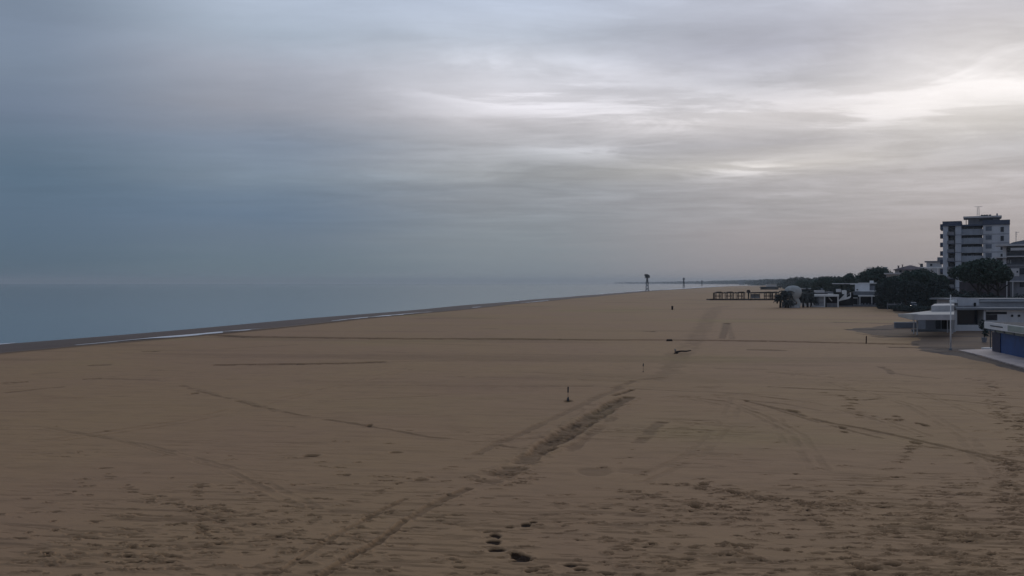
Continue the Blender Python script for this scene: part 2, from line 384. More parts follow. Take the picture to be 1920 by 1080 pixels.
# long furrows across the beach
stroke([(405, 627), (470, 631), (700, 634.5), (1050, 637), (1255, 637.5), (1440, 640), (1560, 642.5), (1722, 646)], [.55, .9, .8, .8, .8, .9, 1.0, 1.0], .14, .85, .06, .12, 23, hp=2.0)
stroke([(400, 684.5), (480, 683.5), (560, 683), (640, 681.5), (725, 679)], [.2, .5, .6, .65, .4], .10, .85, .04, .25, 24, hp=2.2)
stroke([(725, 679), (800, 677), (1020, 675)], .3, .03, .35, 0, .5, 25)
stroke([(1665, 651), (1700, 651.5), (1780, 652.5)], [.5, .6, .5], .09, .85, 0, .2, 26, hp=2.)
stroke([(1400, 655.5), (1440, 656), (1475, 657)], [.2, .5, .2], .05, .6, 0, .4, 27, hp=1.8)
for i, (a, b, w, dm) in enumerate([((640, 723), (900, 725), .35, .26), ((900, 724), (1112, 724), .45, .34), ((1440, 725), (1625, 733), .35, .42), ((1625, 733), (1920, 748), .35, .3),
        ((1440, 698), (1560, 708), .35, .3), ((1670, 700), (1765, 710), .35, .35), ((1700, 744), (1920, 764), .35, .32), ((1190, 729), (1460, 741), .3, .26), ((1000, 698), (1240, 712), .4, .2),
        ((0, 717), (52, 714.5), .5, .75), ((10, 735), (120, 724), .35, .42), ((155, 710), (190, 708.5), .6, .62), ((190, 709), (300, 712), .3, .3), ((165, 684.5), (210, 683), .5, .5), ((265, 658.5), (300, 658), .6, .5),
        ((365, 656), (560, 646), .4, .18), ((0, 770), (90, 772), .3, .2), ((640, 750), (820, 742), .3, .2), ((1300, 668), (1380, 672), .4, .22), ((1480, 676), (1620, 680), .4, .2), ((1600, 750), (1650, 747), .3, .6),
        ((860, 706), (1200, 716), .3, .22), ((1130, 668), (1250, 668), .4, .2), ((690, 641), (960, 649), .6, .14), ((60, 700), (110, 698), .4, .3), ((1560, 604), (1690, 607), 1.2, .5), ((1660, 575), (1690, 577), 2., .3),
        ((900, 616), (930, 615.5), .8, .35), ((790, 597), (815, 596.7), .8, .4), ((1213, 622), (1227, 621.5), .6, .85), ((700, 659), (760, 662), .4, .15), ((1340, 690), (1480, 694), .35, .25)]):
    m_ = ((a[0]+b[0])/2, (a[1]+b[1])/2+rng.uniform(-.8, .8))
    stroke([a, m_, b], [w*.5, w, w*.5], .05*dm*1.6, dm*1.05, 0, .5, 40+i, .12, hp=1.5)
for k, pts in enumerate(([(1240, 745), (1380, 738), (1500, 752), (1620, 780), (1720, 815)], [(1290, 748), (1400, 772), (1480, 812), (1520, 880)], [(1262, 742), (1360, 752), (1440, 782), (1470, 830)], [(1330, 690), (1500, 700), (1700, 730), (1860, 790)],
        [(1180, 900), (1290, 850), (1350, 790), (1370, 745)], [(1560, 720), (1700, 760), (1800, 820), (1850, 900)], [(60, 800), (240, 830), (420, 880), (560, 950)], [(760, 690), (600, 730), (330, 790), (60, 830)])):
    stroke(pts, .30, .02, .14, .008, .6, 60+k, .35); stroke([(a_+22*(b_-HY)/250, b_+2*(b_-HY)/250) for a_, b_ in pts], .30, .02, .12, .008, .6, 70+k, .4)
pit(1112, 884, 1.5, 1.7, .03, .26, 20, 3); pit(1186, 882, 1.3, 1.5, .02, .2, 20, 4)
# diagonal tyre lines
stroke([(340, 722), (370, 733), (430, 748), (480, 762), (560, 778), (690, 798), (800, 818), (900, 828), (985, 842)], [.4, .35, .3, .3, .3, .3, .3, .3, .3], .03, .34, .01, .7, 80, .3)
stroke([(300, 712), (400, 738), (520, 772)], .5, .02, .2, 0, .8, 81, .35)
stroke([(1400, 752), (1470, 768), (1540, 790), (1620, 803), (1700, 820), (1800, 845), (1920, 868)], .34, .04, .42, .02, .6, 82, .2)
stroke([(1440, 762), (1520, 788), (1600, 808), (1700, 832), (1800, 846), (1920, 880)], .25, .03, .3, .01, .6, 83, .3)
trail([(1540, 735), (1600, 748), (1590, 768), (1620, 780), (1690, 790)], 26, 4, 84)
stroke([(1345, 745), (1400, 750), (1470, 756), (1540, 770)], .3, .02, .25, 0, .6, 85, .3)
trail([(1838, 708), (1852, 722), (1868, 748), (1860, 762), (1900, 790), (1925, 800)], 80, 13, 86)
trail([(1925, 770), (1905, 850), (1895, 900), (1900, 960), (1915, 1010)], 110, 15, 87)
trail([(1715, 835), (1700, 855), (1680, 868)], 16, 4, 88)
stroke([(1650, 688), (1665, 694), (1672, 702)], .5, .05, .45, 0, .7, 89)
trail([(1220, 905), (1320, 915), (1380, 925), (1440, 935), (1560, 950)], 60, 7, 90)
trail([(1160, 920), (1250, 935), (1320, 948), (1400, 955)], 45, 7, 91)
stroke([(1340, 1020), (1380, 1022), (1412, 1026)], [.1, .22, .18], .08, .9, .02, .4, 92)
trail([(375, 905), (368, 930), (372, 955), (376, 985), (380, 1010)], 34, 5, 93)
trail([(170, 868), (240, 915), (270, 932), (300, 945), (390, 955), (480, 970)], 30, 7, 94)
# dark pits and clods of the near group
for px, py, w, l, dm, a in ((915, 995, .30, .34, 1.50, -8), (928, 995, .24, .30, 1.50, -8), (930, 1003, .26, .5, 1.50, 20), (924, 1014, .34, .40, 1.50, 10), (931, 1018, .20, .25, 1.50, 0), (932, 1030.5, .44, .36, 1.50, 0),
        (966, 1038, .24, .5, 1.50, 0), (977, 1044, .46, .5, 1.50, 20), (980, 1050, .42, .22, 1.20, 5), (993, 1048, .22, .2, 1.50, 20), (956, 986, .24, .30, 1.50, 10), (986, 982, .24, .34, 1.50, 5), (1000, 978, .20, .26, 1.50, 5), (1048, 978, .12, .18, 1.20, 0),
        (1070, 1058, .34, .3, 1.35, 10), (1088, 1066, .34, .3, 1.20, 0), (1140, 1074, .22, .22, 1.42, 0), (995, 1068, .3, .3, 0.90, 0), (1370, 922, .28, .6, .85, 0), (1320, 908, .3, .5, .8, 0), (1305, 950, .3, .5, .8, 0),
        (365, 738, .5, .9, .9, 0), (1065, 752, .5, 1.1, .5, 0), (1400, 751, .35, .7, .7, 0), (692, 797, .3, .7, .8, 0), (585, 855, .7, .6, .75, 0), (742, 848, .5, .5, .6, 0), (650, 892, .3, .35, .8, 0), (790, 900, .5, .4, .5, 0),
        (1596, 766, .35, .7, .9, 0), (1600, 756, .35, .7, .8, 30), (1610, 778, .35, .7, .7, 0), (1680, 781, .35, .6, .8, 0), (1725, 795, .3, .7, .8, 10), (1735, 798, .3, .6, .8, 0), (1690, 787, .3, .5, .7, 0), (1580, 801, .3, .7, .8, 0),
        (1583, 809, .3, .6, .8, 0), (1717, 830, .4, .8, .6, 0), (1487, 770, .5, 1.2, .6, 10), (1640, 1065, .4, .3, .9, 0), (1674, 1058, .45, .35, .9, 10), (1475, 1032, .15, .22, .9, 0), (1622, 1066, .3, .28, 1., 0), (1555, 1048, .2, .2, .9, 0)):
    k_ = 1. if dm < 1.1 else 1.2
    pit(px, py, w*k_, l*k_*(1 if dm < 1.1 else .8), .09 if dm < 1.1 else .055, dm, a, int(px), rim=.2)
# walking prints strewn over the near sand
for i in range(620):
    py = 1090-210*abs(rng.normal(0, .55)); py = min(max(py, 800), 1100)
    if rng.random() < .5: px = rng.uniform(1150, 1960)
    else: px = rng.uniform(-60, 1250)
    w = rng.uniform(.14, .50); dm = .25+.85*rng.random()**1.6
    pit(px, py, w, rng.uniform(.07, .17), rng.uniform(.03, .07), dm, rng.normal(0, 10), i, rim=.5)
for cx, cy, sx, sy, n in ((1420, 945, 260, 28, 120), (1650, 970, 220, 45, 120), (420, 985, 90, 40, 50), (600, 1000, 130, 45, 60), (1890, 900, 28, 50, 50), (1780, 1020, 120, 40, 40), (960, 893, 60, 18, 30), (200, 1040, 150, 35, 50), (700, 900, 160, 30, 25)):
    for i in range(n):
        px = rng.normal(cx, sx*.6); py = rng.normal(cy, sy*.7)
        if py < 790: continue
        pit(px, py, rng.uniform(.12, .62), rng.uniform(.06, .14), rng.uniform(.03, .07), .25+.85*rng.random()**1.7, rng.normal(-4, 7), i*3+cx, rim=.5)
# bare soil and raked earth in front of the pavilion, beach edge beside the paving
def poly_mask(pts):
    """soft polygon on the ground"""
    q = [G(*p) for p in pts]; X0 = min(p[0] for p in q)-3; X1 = max(p[0] for p in q)+3; Y0 = min(p[1] for p in q)-4; Y1 = max(p[1] for p in q)+4
    idx = near_idx(X0, X1, Y0, Y1); a, b = xf[idx].copy(), yf[idx].copy()
    a += 1.2*(fbm(a/2, b/4, 7, 3)-.5); b += 5*(fbm(xf[idx]/3, b/3, 8, 3)-.5)
    ins = np.zeros(len(idx), bool)
    for k in range(len(q)):
        (x1, y1), (x2, y2) = q[k], q[(k+1) % len(q)]
        c = ((y1 > b) != (y2 > b)) & (a < (x2-x1)*(b-y1)/(y2-y1+1e-12)+x1); ins ^= c
    return idx[ins]
soil = np.zeros(len(xf))
stroke([(1722, 656), (1760, 662), (1797, 659), (1840, 669), (1880, 681), (1930, 695)], [.8, 1.1, .9, .8, .8, .8], .05, .72, .02, .4, 105)  # dark paving edge: damp strip with its shadow line painted in
for pts, v in (([(1590, 618), (1660, 609), (1712, 603), (1800, 600), (1960, 600), (1960, 650), (1862, 655), (1722, 652), (1716, 640), (1735, 634), (1690, 633), (1640, 629)], 1.),
               ([(1716, 650), (1862, 655), (1800, 657), (1850, 670), (1930, 694), (1930, 700), (1850, 682), (1800, 668), (1760, 664), (1722, 656)], 1.25),
               ([(1672, 584), (1745, 578), (1960, 578), (1960, 600), (1790, 600), (1690, 592)], .7)):
    i_ = poly_mask(pts); soil[i_] = v*(.75+.5*fbm(xf[i_]/6, yf[i_]/3, 9, 3))
stroke([(1585, 617.5), (1640, 618), (1662, 617)], [.8, 1.2, .8], .08, .95, 0, .3, 101, hp=2.)
stroke([(1640, 631.5), (1720, 631), (1860, 630)], [.8, 1.2, 1.], .06, .95, 0, .3, 102, hp=2.2)
stroke([(1605, 625), (1640, 629), (1720, 632)], [.6, .8, .8], .05, .8, 0, .4, 103)
stroke([(1760, 656), (1862, 655)], .5, .08, .95, 0, .3, 104, hp=2.5)
# low bank of sand behind the canopy
bk = np.exp(-((yf-205)/14.)**2)*ss(90, 97, xf)*(1-ss(150, 175, xf)); hf += .9*bk*(.8+.4*fbm(xf/5, yf/5, 12, 3))
# shore profile
s_ = xf-shore(yf)
beach = hf-.12+.12*ss(0, 60, s_)
prof = np.interp(s_, [-60, -12, 0, 3, 6, 9.5, 11.5, 13, 16, 19], [-2., -1.1, -.47, -.37, -.28, -.30, -.43, -.33, -.12, 0.])
k_ = ss(13, 20, s_+1.5*(fbm(xf/30, yf/12, 15, 2)-.5)); zf = prof*(1-k_)+beach*k_
zf = np.where(s_ > 60, hf, zf); soil = np.maximum(soil, bk*.9)
wet = 1-ss(13.5, 17.5, s_+2.5*(fbm(xf/8, yf/25, 16, 3)-.5))
edge = np.exp(-((s_-16.5)/1.3)**2)*.8*(.6+.8*fbm(xf/8, yf/18, 19, 2)); df = np.maximum(df, edge*ss(0, 1, s_/10))
nv = len(xf); nu = len(u); ny = len(ys)
me = bpy.data.meshes.new('beach_sand')
co_ = np.stack([xf, yf, zf], 1).astype(np.float32)
I = np.arange(ny-1)[:, None]*nu+np.arange(nu-1)[None, :]
q = np.stack([I, I+1, I+1+nu, I+nu], -1).reshape(-1, 4).astype(np.int32)
me.vertices.add(nv); me.vertices.foreach_set('co', co_.ravel()); me.loops.add(q.size); me.loops.foreach_set('vertex_index', q.ravel())
me.polygons.add(len(q)); me.polygons.foreach_set('loop_start', np.arange(0, q.size, 4, dtype=np.int32)); me.polygons.foreach_set('loop_total', np.full(len(q), 4, np.int32))
me.polygons.foreach_set('use_smooth', np.ones(len(q), bool))
me.update(calc_edges=True)
for nm, arr in (('damp_shade', df), ('wet', wet), ('soil', np.clip(soil, 0, 1.5))):
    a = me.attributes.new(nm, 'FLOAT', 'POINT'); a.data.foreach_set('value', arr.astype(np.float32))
m = bpy.data.materials.new('beach_sand'); m.use_nodes = True; q_ = NT(m.node_tree)
b = q_.n('ShaderNodeBsdfPrincipled'); o = q_.n('ShaderNodeOutputMaterial'); q_.l(b.outputs[0], o.inputs[0])
g = q_.n('ShaderNodeNewGeometry'); pos = g.outputs['Position']
def attr(nm):
    a = q_.n('ShaderNodeAttribute'); a.attribute_name = nm; return a.outputs['Fac']
n1 = q_.noise(q_.mapping(pos, (.05, .03, 1)), 1., 4, .55); n2 = q_.noise(q_.mapping(pos, (.5, 1.4, 1), (0, 0, R(7))), 1., 5, .6)
n3 = q_.noise(pos, 22., 3, .6); n4 = q_.noise(q_.mapping(pos, (.016, .035, 1)), 1., 3, .5)
c = q_.mix(q_.mr(n1, .32, .68), (.415, .256, .130), (.402, .240, .137))
c = q_.mix(q_.mr(n4, .52, .72, 0, .7), c, (.380, .268, .112))
c = q_.mix(q_.mr(n2, .42, .75, 0, .34), c, (.27, .168, .098))
c = q_.mix(q_.mr(n3, .35, .75, 0, .22), c, (.22, .14, .085))
c = q_.mix(q_.m('MULTIPLY', attr('damp_shade'), .93, clamp=True), c, (.052, .028, .014))  # base colour carries both damp and the painted shade of hollows
c = q_.mix(q_.m('MULTIPLY', q_.m('SUBTRACT', attr('damp_shade'), 1.0, clamp=True), 1.1, clamp=True), c, (.022, .012, .008))
c = q_.mix(q_.m('MULTIPLY', attr('soil'), .72, clamp=True), c, (.075, .058, .055))
c = q_.mix(q_.m('MULTIPLY', attr('wet'), .9, clamp=True), c, q_.mix(q_.noise(q_.mapping(pos, (.03, .1, 1)), 1., 4, .6), (.062, .046, .042), (.135, .088, .070)))
q_.l(c, b.inputs['Base Color'])
q_.l(q_.m('SUBTRACT', .95, q_.m('MULTIPLY', attr('wet'), .28)), b.inputs['Roughness']); b.inputs['Specular IOR Level'].default_value = .2
bp = q_.n('ShaderNodeBump'); bp.inputs['Strength'].default_value = .5; bp.inputs['Distance'].default_value = .03
q_.l(q_.m('ADD', q_.noise(q_.mapping(pos, (3., 7., 1), (0, 0, R(7))), 1., 5, .65), q_.m('MULTIPLY', n3, .35)), bp.inputs['Height']); q_.l(bp.outputs[0], b.inputs['Normal'])
me.materials.append(m)
beach_o = bpy.data.objects.new('beach_sand', me); C.objects.link(beach_o); struct(beach_o)

# ------------------------------------------------------------------ sea
m = bpy.data.materials.new('sea_water'); m.use_nodes = True; q_ = NT(m.node_tree)
b = q_.n('ShaderNodeBsdfPrincipled'); o = q_.n('ShaderNodeOutputMaterial'); q_.l(b.outputs[0], o.inputs[0])
g = q_.n('ShaderNodeNewGeometry'); pos = g.outputs['Position']
q_.l(q_.mix(q_.noise(q_.mapping(pos, (.01, .02, 1)), 1., 3), (.165, .208, .222), (.178, .218, .232)), b.inputs['Base Color'])
b.inputs['Roughness'].default_value = .10; b.inputs['IOR'].default_value = 1.33
bp = q_.n('ShaderNodeBump'); bp.inputs['Strength'].default_value = .10; bp.inputs['Distance'].default_value = .12
q_.l(q_.noise(q_.mapping(pos, (.35, .9, 1), (0, 0, R(-75))), 1., 4, .6), bp.inputs['Height']); q_.l(bp.outputs[0], b.inputs['Normal'])
sy = np.concatenate([np.linspace(-150, 100, 6)[:-1], np.geomspace(100, 9000, 90)])
mb = MB()
for k in range(len(sy)-1):
    y0, y1 = sy[k], sy[k+1]; mb.quad((-7400, y0, -.45), (float(shore(y0))+6, y0, -.45), (float(shore(y1))+6, y1, -.45), (-7400, y1, -.45))
struct(mb.build('sea', m))
# shallow pools behind the bar and thin broken foam
foamm = mat('sea_foam', (.80, .78, .78), .6, .15, .3)
def strip(name, y0, y1, s0, s1, z, m, n=60, sd=1, rag=.8):
    mb = MB(); yy = np.linspace(y0, y1, n)
    wv = np.sin(np.linspace(0, math.pi, n))**.5
    a = s0+(1-wv)*(s1-s0)*.5+rag*(vn(yy/6, yy*0, sd)-.5); c_ = s1-(1-wv)*(s1-s0)*.5+rag*(vn(yy/5, yy*0, sd+3)-.5)
    c_ = a+np.maximum(.04, (c_-a)*(.15+1.1*vn(yy/3.5, yy*0, sd+8)))
    for k in range(n-1):
        mb.quad((float(shore(yy[k]))+a[k], yy[k], z), (float(shore(yy[k]))+c_[k], yy[k], z), (float(shore(yy[k+1]))+c_[k+1], yy[k+1], z), (float(shore(yy[k+1]))+a[k+1], yy[k+1], z))
    return mb.build(name, m)
fm = None
parts = []
for a in ((104, 142, 11.0, 13.2), (170, 224, 11.2, 13.0), (318, 372, 11., 13.), (258, 272, 11.2, 12.6)):
    parts.append(strip('foam', a[0], a[1], a[2], a[3], -.30, foamm, sd=int(a[0])))
for a in ((100, 110, -.6, .5), (340, 400, -.8, .4), (560, 760, -3.5, 1.5), (700, 960, -6, 2.), (900, 1420, -10, 3.), (1300, 2080, -22, 6.)):
    parts.append(strip('foam', a[0], a[1], a[2], a[3], -.435, foamm, sd=int(a[0])))
fm = MB()
for p in parts:
    n0 = len(fm.v); fm.v += [tuple(v.co) for v in p.data.vertices]; fm.f += [tuple(n0+i for i in f.vertices) for f in p.data.polygons]; bpy.data.objects.remove(p)
o = fm.build('foam', foamm); tag(o, 'thin broken white foam strips along the waterline', 'foam', kind='stuff')

# paving beside the blue kiosk
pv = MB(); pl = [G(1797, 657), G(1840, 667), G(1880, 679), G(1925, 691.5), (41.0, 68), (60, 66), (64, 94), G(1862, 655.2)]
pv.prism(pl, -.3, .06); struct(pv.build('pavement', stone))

# ------------------------------------------------------------------ haze
hz_ = box('haze', None, None, -7600, 7600, -170, 9100, -3.2, 42)
tag(hz_, 'thin evening sea haze over the beach and water', 'haze', kind='stuff')
m = bpy.data.materials.new('haze'); m.use_nodes = True; q_ = NT(m.node_tree)
v = q_.n('ShaderNodeVolumePrincipled'); v.inputs['Color'].default_value = (.79, .86, .93, 1); v.inputs['Density'].default_value = .00014; v.inputs['Anisotropy'].default_value = .2
o = q_.n('ShaderNodeOutputMaterial'); q_.l(v.outputs[0], o.inputs['Volume']); hz_.data.materials.append(m)
#PART2
# ------------------------------------------------------------------ vegetation
def leaves(cells, n, size, seed, flat=.5):
    """leaf clumps spread through the volume of several ellipsoids: cells = (cx,cy,cz,rx,ry,rz)"""
    r_ = np.random.default_rng(seed); cells = np.array(cells, float)
    w = cells[:, 3]*cells[:, 4]*cells[:, 5]; w = w**.8; w /= w.sum()
    k = r_.choice(len(cells), n, p=w)
    d = r_.normal(size=(n, 3)); d /= np.linalg.norm(d, axis=1)[:, None]; rr = r_.uniform(.35, 1.02, n)**.5
    p = cells[k, :3]+d*rr[:, None]*cells[k, 3:6]
    u1 = r_.normal(size=(n, 3)); u1[:, 2] *= flat; u1 /= np.linalg.norm(u1, axis=1)[:, None]
    v1 = np.cross(u1, r_.normal(size=(n, 3))); v1 /= np.linalg.norm(v1, axis=1)[:, None]
    s_ = size*r_.uniform(.5, 1.3, n)[:, None]
    q = np.stack([p-u1*s_, p-v1*s_*.6, p+u1*s_, p+v1*s_*.6], 1).reshape(-1, 3)
    return q, np.arange(n*4).reshape(-1, 4)
def leafmesh(name, q, f, m, parent=None):
    me = bpy.data.meshes.new(name); me.vertices.add(len(q)); me.vertices.foreach_set('co', q.astype(np.float32).ravel())
    me.loops.add(f.size); me.loops.foreach_set('vertex_index', f.astype(np.int32).ravel()); me.polygons.add(len(f))
    me.polygons.foreach_set('loop_start', np.arange(0, f.size, 4, dtype=np.int32)); me.polygons.foreach_set('loop_total', np.full(len(f), 4, np.int32))
    me.update(calc_edges=True); me.materials.append(m)
    o = bpy.data.objects.new(name, me); C.objects.link(o)
    if parent: o.parent = parent
    return o
def pine(name, label, px, d, w, top, bottom, group=None, n=5200, size=.34, seed=1, m=None, cat='tree', lobes=13, trunks=((0, 0),), flatb=True):
    """broad round pine: crown width w metres, crown from bottom to top"""
    r_ = np.random.default_rng(seed); t = thing(name, label, cat, (X(px, d), d, 0), 0, group)
    hgt = top-bottom; cells = []
    for i in range(lobes):
        a = r_.uniform(-1, 1); b_ = r_.uniform(-1, 1)
        if a*a+b_*b_ > 1: a, b_ = a*.6, b_*.6
        rim = math.sqrt(max(0, 1-a*a*.95)); lr = w*r_.uniform(.13, .22)
        zc = bottom+hgt*(.25+.5*rim*r_.uniform(.55, 1.))
        cells.append((a*(w/2-lr*.9), b_*(w/2-lr)*.8, min(zc, top-lr*.55), lr, lr, min(lr*.62, hgt*.42)))
    cells.append((0, 0, bottom+hgt*.5, w*.40, w*.36, hgt*.42)); cells.append((w*.1, 0, bottom+hgt*.62, w*.28, w*.25, hgt*.38))
    q, f = leaves(cells, n, size, seed); leafmesh('crown', q, f, m or pineleaf, t)
    tr = MB()
    for (ox, oy) in trunks:
        k = .03*top; tr.tube([(ox, oy, -.3), (ox+k*.4, oy, bottom*.5), (ox-k*.3, oy, bottom), (0+ox*.6, oy*.6, bottom+hgt*.45)], [.034*top, .027*top, .022*top, .012*top], 7)
        for j in range(4):
            a = r_.uniform(0, 6.28); L = w*r_.uniform(.2, .36)
            tr.tube([(ox, oy, bottom*.82), (ox+math.cos(a)*L*.5, oy+math.sin(a)*L*.4, bottom+hgt*.08), (ox*.5+math.cos(a)*L, oy+math.sin(a)*L*.8, bottom+hgt*.4)], [.016*top, .011*top, .006*top], 6)
    tr.build('trunk', bark, t, True)
    return t
def pt(px0, px1, ytop, ybot, d): return dict(px=(px0+px1)/2, d=d, w=(px1-px0)*d/F*1.0, top=Z(ytop, d), bottom=max(Z(ybot, d), .8))
# the big umbrella pine in front of the tower
k = pt(1781, 1899, 483, 538, 200)
darkroof = mat('dark_roof_felt', (.07, .075, .09), .95, .25, .6)
pine('umbrella_pine', 'largest flat topped umbrella pine standing in front of the tower', n=19000, size=.30, seed=4, lobes=20, trunks=((1.6, 0), (-.3, .6), (3.6, -.3)), **k)
G_T = 'round pines behind the beach bars'
for i, (a, lab) in enumerate((
    ((1674, 1768, 503, 545, 262), 'dark broad pine filling the gap left of the tower'),
    ((1596, 1684, 499, 548, 300), 'tall round pine with crown rising above the white beach bar'),
    ((1642, 1700, 518, 552, 250), 'dark pine directly right of the white upper storey'),
    ((1738, 1782, 515, 550, 240), 'dark pine touching the lower left corner of the tower'),
    ((1560, 1612, 516, 545, 340), 'dark pine behind the thin roof slab of the white bar'),
    ((1520, 1574, 518, 548, 400), 'teal dark pine behind the white kiosk'),
    ((1486, 1536, 522, 550, 560), 'greyish hazy pine above the pale grey rounded shelter'),
    ((1540, 1580, 520, 548, 480), 'hazy low pine between the kiosk and the thin roof slab'),
    ((1670, 1694, 510, 530, 340), 'small round pine peeking out beside the brown roofed house'),
    ((1578, 1604, 512, 535, 380), 'ragged crowned pine at the left shoulder of the tall round pine'),
    )):
    pine('pine_tree', lab, group=G_T, seed=20+i, n=7500 if i < 4 else 4200, size=.36 if i < 4 else .42, **pt(*a))
# low dark hedges and scrub between the beach and the houses
def hedge(name, label, px0, px1, d0, d1, z0, z1, n, seed, m=darkleaf, size=.22, group='dark hedges behind the beach'):
    xa_, xb_ = X(px0, d0), X(px1, d1); t = thing(name, label, 'hedge', (xa_, d0, 0), 0, group); r_ = np.random.default_rng(seed)
    cells = []
    L = math.hypot(xb_-xa_, d1-d0); k_ = int(L/1.5)+2
    for i in range(k_):
        f = i/(k_-1); zt = z1*r_.uniform(.86, 1.04)
        cells.append(((xb_-xa_)*f, (d1-d0)*f+r_.normal(0, .3), (z0+zt)/2, 1.4, 1.2, (zt-z0)/2))
    q, f = leaves(cells, n, size, seed); leafmesh('foliage', q, f, m, t)
    core = MB(); core.prism([(0, -.5), (xb_-xa_, d1-d0-.5), (xb_-xa_, d1-d0+.5), (0, .5)], -.2, z1*.72); core.build('inner_branches', bark, t)
    return t
hedge('hedge', 'long dark hedge running behind the fence left of the pavilion', 1650, 1772, 236, 222, 0, 8.2, 15000, 61, size=.26)
hedge('hedge', 'dark hedge below the umbrella pine behind the long pavilion roof', 1796, 1960, 172, 165, 0, 5.1, 9000, 62, size=.22)
hedge('hedge', 'dark shrubs under the pines right of the white beach bar', 1654, 1700, 262, 252, 0, 6.2, 5000, 63, size=.3)
hedge('hedge', 'dark hedge behind the white kiosk and outside staircase', 1512, 1606, 300, 290, 0, 5.6, 6500, 64, size=.3)
hedge('hedge', 'dark purple grey thicket at the foot of the tower', 1768, 1850, 215, 205, 0, 5.4, 5000, 66, size=.24)
hedge('hedge', 'low scrub row on the sand bank left of the white canopy', 1676, 1742, 215, 196, .4, 1.9, 1800, 65, size=.2)
# palms by the grey shelter
def palm(label, px, d, h, r, seed, lean=0.):
    t = thing('palm_tree', label, 'palm', (X(px, d), d, 0), 0, 'dark palms around the grey shelter'); r_ = np.random.default_rng(seed)
    tr = MB(); tr.tube([(0, 0, -.2), (lean*.3, 0, h*.3), (lean*.6, 0, h*.65), (lean, 0, h)], [.34, .26, .24, .30], 9); tr.build('trunk', bark, t, True)
    fr = MB()
    for i in range(46):
        a = r_.uniform(0, 6.28); up = r_.uniform(-.55, 1.1); L = r*r_.uniform(.75, 1.1)
        pts = []
        for k in range(6):
            f = k/5; pts.append(np.array((lean+math.cos(a)*L*f, math.sin(a)*L*f, h+L*(up*f*.75-.75*f*f))))
        side = np.array((-math.sin(a), math.cos(a), 0.))
        for k in range(5):
            w0 = .42*math.sin(math.pi*(.12+.8*k/5)); w1 = .42*math.sin(math.pi*(.12+.8*(k+1)/5)) if k < 4 else .02
            for sgn in (-1, 1):
                dz = np.array((0, 0, -.12))
                fr.quad(pts[k], pts[k]+side*sgn*w0+dz, pts[k+1]+side*sgn*w1+dz, pts[k+1])
    fr.build('fronds', palmleaf, t)
    return t
palm('leftmost palm with ragged dark fronds beside the timber frames', 1463, 249, 3.4, 2.1, 1)
palm('taller dark palm leaning against the left of the grey shelter', 1473, 247, 4.4, 2.3, 2, .2)
palm('short bushy palm in front of the grey shelter', 1478, 245, 2.1, 1.7, 3)
palm('dark palm with a bare trunk just right of the grey shelter', 1506, 249, 4.1, 2.3, 4)
palm('dark palm between the grey shelter and the white kiosk', 1514, 251, 3.9, 2.2, 5, .2)
palm('low dark palm touching the left post of the white kiosk', 1521, 254, 2.7, 1.9, 6)

# ------------------------------------------------------------------ far coast
def landmass(name, label, cells, n, size, seed, m, cat='woodland'):
    q, f = leaves(cells, n, size, seed, .3); o = leafmesh(name, q, f, m); tag(o, label, cat, kind='stuff'); return o
r_ = np.random.default_rng(5)
def woodcells(px0, px1, d0, d1, h0, h1, k, rx):
    out = []
    for i in range(k):
        f = (i+.5)/k; d = d0+(d1-d0)*f+r_.normal(0, abs(d1-d0)*.02+10); hh = (h0+(h1-h0)*f)*r_.uniform(.7, 1.1)
        out.append((X(px0+(px1-px0)*f, d), d, hh*.45, rx*(d/1500), rx*(d/1500), hh*.55))
    return out
landmass('far_woods', 'faint blue line of woods on the far coast behind the sea towers', woodcells(1240, 1445, 8200, 4400, 9, 20, 90, 85), 14000, 9., 71, darkleaf)
landmass('far_woods', 'hazy grey green woods along the coast left of the pines', woodcells(1425, 1500, 3000, 1500, 17, 14, 50, 30), 12000, 3., 72, darkleaf)
landmass('far_woods', 'nearer blue grey woods just behind the palms and kiosk', woodcells(1478, 1610, 1000, 620, 12.5, 12.5, 34, 22), 13000, 1.1, 73, darkleaf)
struct(MB().prism([(X(1240, 8300), 8300), (X(1330, 5600), 5600), (X(1440, 3400), 3400), (X(1480, 2600), 2600), (7000, 2600), (7000, 8800), (X(1215, 8800), 8800)], -1.2, .35).build('far_shore_land', mat('far_sand', (.20, .17, .15), .95, .2, .01)))
for i, (a, b_, y0, y1, d, lab) in enumerate(((1548, 1552, 518, 524, 900, 'tiny far chimney like house above the hazy woods'), (1586, 1594, 518, 523, 700, 'small far pale house left of the tall round pine'), (1386, 1396, 525.5, 528.5, 3300, 'very faint far building on the distant coast'))):
    f_ = Fr((a+b_)/2, d); t = f_.thing('far_house', lab, 'house', group='far houses in the haze'); w = f_.a(b_)-f_.a(a)
    box('wall', greyw, t, -w/2, w/2, 0, w, 0, f_.z(y0)*.92); MB().xz([(-w*.58, f_.z(y0)*.925), (w*.58, f_.z(y0)*.925), (0, f_.z(y0))], -.5, w+.5).build('roof', brownr, t)
t = thing('beach_hut', 'long low dark hut far along the sand behind the timber frames', 'hut', (X(1444, 900), 900, 0))
box('wall', darkw, t, -8.5, 8.5, 0, 5, 0, 2.0); MB().xz([(-9.4, 2.0), (9.4, 2.0), (8.6, 3.0), (-8.6, 3.0)], -.6, 5.6).build('roof', recess, t)
t = thing('beach_hut', 'pale long hut beyond the dark hut far along the beach', 'hut', (X(1447, 1500), 1500, 0))
box('wall', cream, t, -8, 8, 0, 6, 0, 3.4); MB().xz([(-9, 3.4), (9, 3.4), (8.4, 4.4), (-8.4, 4.4)], -1, 7).build('roof', canvas, t)

